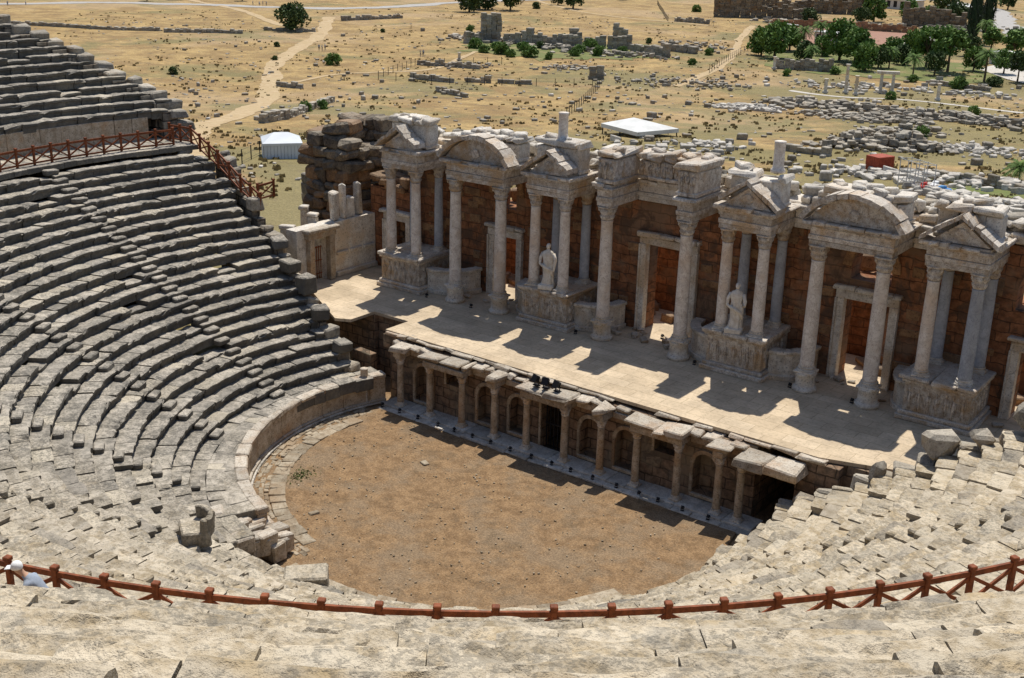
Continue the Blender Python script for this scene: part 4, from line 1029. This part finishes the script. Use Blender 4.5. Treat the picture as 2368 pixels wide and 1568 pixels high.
x,y,z=S(1478,312); canopy((x,y,z),8.6,7.5,1.3,1.0,-.35,'low white roofed shelter protecting an excavation',drop=.55)
x,y,z=S(652,362); canopy((x,y,z),4.6,5.0,2.0,.9,.9,'pale blue-white corrugated shed beside the tower',True,plain('pale_blue_sheet',(.60,.63,.66),.5,.08,.5))
mb=MB(); mb.block((0,0,1.1),(2.4,5.2,2.2),ch=.04)
for i in range(14): mb.block((1.22,-2.4+i*.37,1.1),(.06,.16,2.0),ch=.02); 
for i in range(7): mb.block((-1.0+i*.33,-2.62,1.1),(.16,.06,2.0),ch=.02)
x,y,z=S(2032,396); mb.obj('container',M_redbox,loc=(x,y,z),rz=-.4,scale=(.85,.5,.85),label='small rusty red storage container on grass',category='container')
mb=MB()
for i in range(4):
    for j in range(2): mb.beam((i*1.4,j*1.4,0),(i*1.4,j*1.4,3.2),.07,.07)
for zz in(.9,2.0,3.1):
    for j in range(2): mb.beam((0,j*1.4,zz),(4.2,j*1.4,zz),.06,.06)
    for i in range(4): mb.beam((i*1.4,0,zz),(i*1.4,1.4,zz),.06,.06)
for i in range(3): mb.beam((i*1.4,0,0),(i*1.4+1.4,0,2),.04,.04)
x,y,z=S(2075,432); mb.obj('scaffold',plain('galvanised_steel',(.5,.5,.48),.4,.1),loc=(x,y,z),rz=-.6,label='light metal scaffold frame behind the facade',category='scaffold')
for a,b,cc,lb in((2160,442,(.75,.75,.73),'white tarpaulin bundle beside the scaffold'),(2185,452,(.08,.25,.5),'blue tarpaulin bundle beside the scaffold'),(2135,445,(.45,.05,.04),'red tool cabinet beside the scaffold')):
    mb=MB(); mb.block((0,0,.4),(1.3,.9,.9),ch=.15,jit=.12); mb.block((.3,.1,.85),(.8,.6,.3),ch=.1,jit=.08); x,y,z=S(a,b); mb.obj('equipment_bundle',plain('cover_'+lb.split()[0],cc,.6,.1),loc=(x,y,z),rz=U(0,3),label=lb,category='equipment')
for a,b,h in((1955,215,6),(1978,220,4),(2035,215,4.2),(2062,216,4.2),(1908,215,3),(2168,232,3.4),(1062,140,2),(1790,160,3)):
    mb=MB(); mb.block((0,0,.2),(1,1,.5),ch=.05); mb.lathe([(.42,.45),(.36,.6),(.34,h*.6),(.31,h-.4),(.45,h-.2),(.5,h)],seg=14); x,y,z=S(a,b)
    mb.obj('standing_column',M_marble,loc=(x,y,z),label='lone pale marble column standing among ruins',category='column',group='standing columns')
mb=MB(); mb.block((0,0,3.9+.3),(4.6,.8,.6),ch=.04,jit=.03); x,y,z=S(2035,215); x2,y2,z2=S(2062,216)
mb.obj('column_lintel',M_marble,loc=((x+x2)/2,(y+y2)/2,z+.1),rz=math.atan2(y2-y,x2-x),label='marble lintel spanning two standing columns',category='lintel')
for a,b,w,d,h,cc,lb in((1925,100,9,6,3,(.55,.5,.44),'low pale visitor building with flat roof'),(2165,108,16,4,2.6,(.6,.56,.5),'low white visitor pavilion with flat roof'),(2090,22,14,8,4,(.6,.56,.5),'white flat-roofed building near ruins'),(1810,80,7,5,3,(.33,.13,.09),'small red-brown kiosk beside trees'),(2330,150,8,5,3,(.6,.58,.55),'small white garden building among palms'),(2240,40,14,8,4,(.5,.47,.42),'pale building behind cypress trees')):
    x,y,z=S(a,b); o=thing('building',(x,y,z),lb,'building',rz=-.3); m1=plain('render_'+str(a),cc,.8,.08,.5)
    mb=MB(); wall_open(mb,-w/2,w/2,-.2,h,-d/2,-d/2+.3,[(lerp(-w/2,w/2,(i+.5)/4),w/4*.55,.9,h-.5,False) for i in range(4)]); mb.span((-w/2,d/2-.3,-.2),(w/2,d/2,h),ch=.01)
    for sg in(-1,1): mb.span((sg*w/2,-d/2+.3,-.2),(sg*(w/2-.3),d/2-.3,h),ch=.01)
    mb.obj('wall',m1,o); mb=MB(); mb.span((-w/2-.4,-d/2-.4,h+.003),(w/2+.4,d/2+.4,h+.3),ch=.03); mb.obj('roof',M_white,o)
    mb=MB(); mb.span((-w/2+.35,-d/2+.4,.2),(w/2-.35,-d/2+.5,h-.2),ch=.01); mb.obj('window',M_dark,o)
def wire(pts,label='thin green wire fence around an excavation'):
    P=[Vector(S(*p)) for p in pts]; o=thing('wire_fence',tuple(P[0]),label,'fence'); w=MB()
    pm_=MB(); pm_.beam((0,0,-.2),(0,0,1.7),.09,.09); pm_=pm_.mesh('fence_post'); pm_.materials.append(M_dark)
    for a,b in zip(P[:-1],P[1:]):
        n=max(1,int((b-a).length/3.6))
        for i in range(n+1):
            q=a.lerp(b,i/n); q.z=T(q.x,q.y); q-=P[0]; mk('post',pm_,o,loc=tuple(q))
            if i<n:
                q2=a.lerp(b,(i+1)/n); q2.z=T(q2.x,q2.y); q2-=P[0]
                for h in(.3,.95,1.6): w.beam(q+Vector((0,0,h)),q2+Vector((0,0,h)),.025,.025)
    w.obj('wire',M_dark,o)
wire([(875,182),(960,152),(1160,148)]); wire([(875,185),(1040,195),(1240,200),(1370,200),(1385,205)]); wire([(1385,205),(1310,272)]); wire([(560,380),(620,350)])
wire([(1745,110),(1712,125),(1640,170)]); wire([(1520,10),(1545,50),(1650,60)])
# ------------------------------------------------------------------ people
def skin(verts,edges,sub=1):
    me=bpy.data.meshes.new('body'); me.from_pydata([v[0] for v in verts],edges,[]); o=bpy.data.objects.new('tmp',me); COL.objects.link(o)
    md=o.modifiers.new('s','SKIN'); md.use_smooth_shade=True
    sv=me.skin_vertices[0].data
    for i,v in enumerate(verts): sv[i].radius=(v[1],v[2] if len(v)>2 else v[1]); sv[i].use_root=(i==0)
    ms=o.modifiers.new('u','SUBSURF'); ms.levels=sub; ms.render_levels=sub
    dg=bpy.context.evaluated_depsgraph_get(); out=bpy.data.meshes.new_from_object(o.evaluated_get(dg)); bpy.data.objects.remove(o); return out
M_skin=plain('skin',(.50,.30,.20),.6,.05); M_shirt=plain('grey_blue_cotton',(.30,.34,.40),.9,.1,8); M_shirt2=plain('light_cotton',(.65,.63,.6),.9,.05); M_trou=plain('dark_trousers',(.06,.07,.10),.9,.1); M_cap=plain('white_cap',(.8,.8,.78),.8,.03)
def body(lean=0,arms=None):
    L=lean; V=[((0,0,.93),.15,.11),((0,-.02-L*.3,1.12-L*.05),.145,.105),((0,-.03-L*.7,1.32-L*.2),.175,.11),((0,-.03-L,1.46-L*.32),.07,.06),((0,-.04-L*1.15,1.55-L*.38),.055,.055),((0,-.06-L*1.28,1.63-L*.42),.08,.095),((0,-.05-L*1.35,1.72-L*.45),.075,.09)]
    E=[(0,1),(1,2),(2,3),(3,4),(4,5),(5,6)]
    for sg in(-1,1):
        b=len(V); V+= [((sg*.1,0,.85),.1,.1),((sg*.11,-.02,.48),.062,.065),((sg*.12,.02,.09),.042,.045),((sg*.13,-.12,.04),.04,.03)]
        E+=[(0,b),(b,b+1),(b+1,b+2),(b+2,b+3)]
        b=len(V); ax=arms or [(.19,0,1.38),(.24,.03,1.1),(.25,-.06,.86),(.25,-.09,.77)]
        V+=[((sg*p[0],p[1]-L*.85,p[2]-L*.3),(.06,.046,.034,.03)[i]) for i,p in enumerate(ax)]
        E+=[(2,b),(b,b+1),(b+1,b+2),(b+2,b+3)]
        p=ax[3]; yy=p[1]-L*.85; pz=p[2]-L*.3
        for fi,(fx,ln) in enumerate(((-.028,.07),(-.01,.08),(.01,.078),(.028,.06))):
            c=len(V); V+=[((sg*(p[0]+fx),yy-.03,pz-.03),.009),((sg*(p[0]+fx*1.3),yy-.045,pz-.03-ln*.8),.008)]; E+=[(b+3,c),(c,c+1)]
        c=len(V); V+=[((sg*(p[0]-.05),yy-.05,pz-.02),.011),((sg*(p[0]-.06),yy-.08,pz-.05),.009)]; E+=[(b+3,c),(c,c+1)]
    return skin(V,E)
def dress(me,shirt,trou,d=0):
    for m in(M_skin,shirt,trou,M_trou): me.materials.append(m)
    for p in me.polygons:
        c=p.center
        k=0
        if .07<c.z<.98 and abs(c.x)<.2 and c.y>-.22: k=2
        elif .98<=c.z<1.5-d and (abs(c.x)<.23 or c.z>1.15-d): k=1
        elif c.z<=.07: k=3
        elif c.z>1.69-d or (c.z>1.58-d and c.y>-.02-d*2.5): k=3
        p.material_index=k
    me.polygons.foreach_set('use_smooth',[True]*len(me.polygons)); return me
pm=[dress(body(),M_shirt2,M_trou),dress(body(),M_shirt,M_trou)]
for a,b,rz in((738,118,1),(745,119,2),(752,117,.3),(972,132,2.5),(979,131,1),(600,14,1),(608,13,2),(616,14,0),(585,13,3),(18,14,1),(60,13,2)):
    x,y,z=S(a,b); mk('person',pm[random.randrange(2)],loc=(x,y,z+.1),rz=rz,label='visitor in casual clothes walking on the path',category='person',group='visitors on the paths')
L=.34
me=dress(body(L,[(.2,0,1.38),(.27,-.1,1.12),(.2,-.3,1.0),(.14,-.38,.98)]),M_shirt,M_trou,L*.36)
per=mk('person',me,loc=(11.62,-31.72,11.02),rz=-.92,label='visitor in grey-blue shirt and white cap bending beside the railing',category='person')
cp=MB(); cp.lathe([(.105,0),(.11,.03),(.1,.08),(.07,.12),(.02,.14)],c=(0,0,0),seg=16,mod=None); cp.block((0,-.14,.01),(.15,.14,.015),ch=.005,rx=.15)
cp.obj('cap',M_cap,per,smooth=True,loc=(0,-.05-L*1.35,1.67-L*.45))
# ------------------------------------------------------------------ camera, light, world
cam=bpy.data.cameras.new('camera'); co=bpy.data.objects.new('camera',cam); COL.objects.link(co); scene.camera=co
cam.sensor_width=36; cam.lens=FL/2368*36; cam.clip_start=.1; cam.clip_end=12000
co.matrix_world=Matrix.Translation(CAM)@(Matrix.Rotation(math.radians(37.3),4,'Z')@Matrix.Rotation(math.pi/2-TH,4,'X')@Matrix.Rotation(RO,4,'Z'))
sd=Vector((.22,-.43,-1)).normalized()
sl=bpy.data.lights.new('sun','SUN'); sl.energy=4.8; sl.angle=math.radians(.5); sl.color=(1,.95,.87)
so=bpy.data.objects.new('sun',sl); COL.objects.link(so); so.rotation_euler=sd.to_track_quat('-Z','Y').to_euler(); so.location=(0,0,80)
w=bpy.data.worlds.new('World'); scene.world=w; w.use_nodes=True; nt=w.node_tree
bg=nt.nodes['Background']; sk=nt.nodes.new('ShaderNodeTexSky'); sk.sky_type='NISHITA'; sk.sun_disc=False
sk.sun_elevation=math.asin(-sd.z); sk.sun_rotation=math.atan2(-sd.x,-sd.y); sk.altitude=300
nt.links.new(sk.outputs[0],bg.inputs[0]); bg.inputs[1].default_value=.115
scene.view_settings.view_transform='Standard'; scene.view_settings.look='None'; scene.view_settings.exposure=0
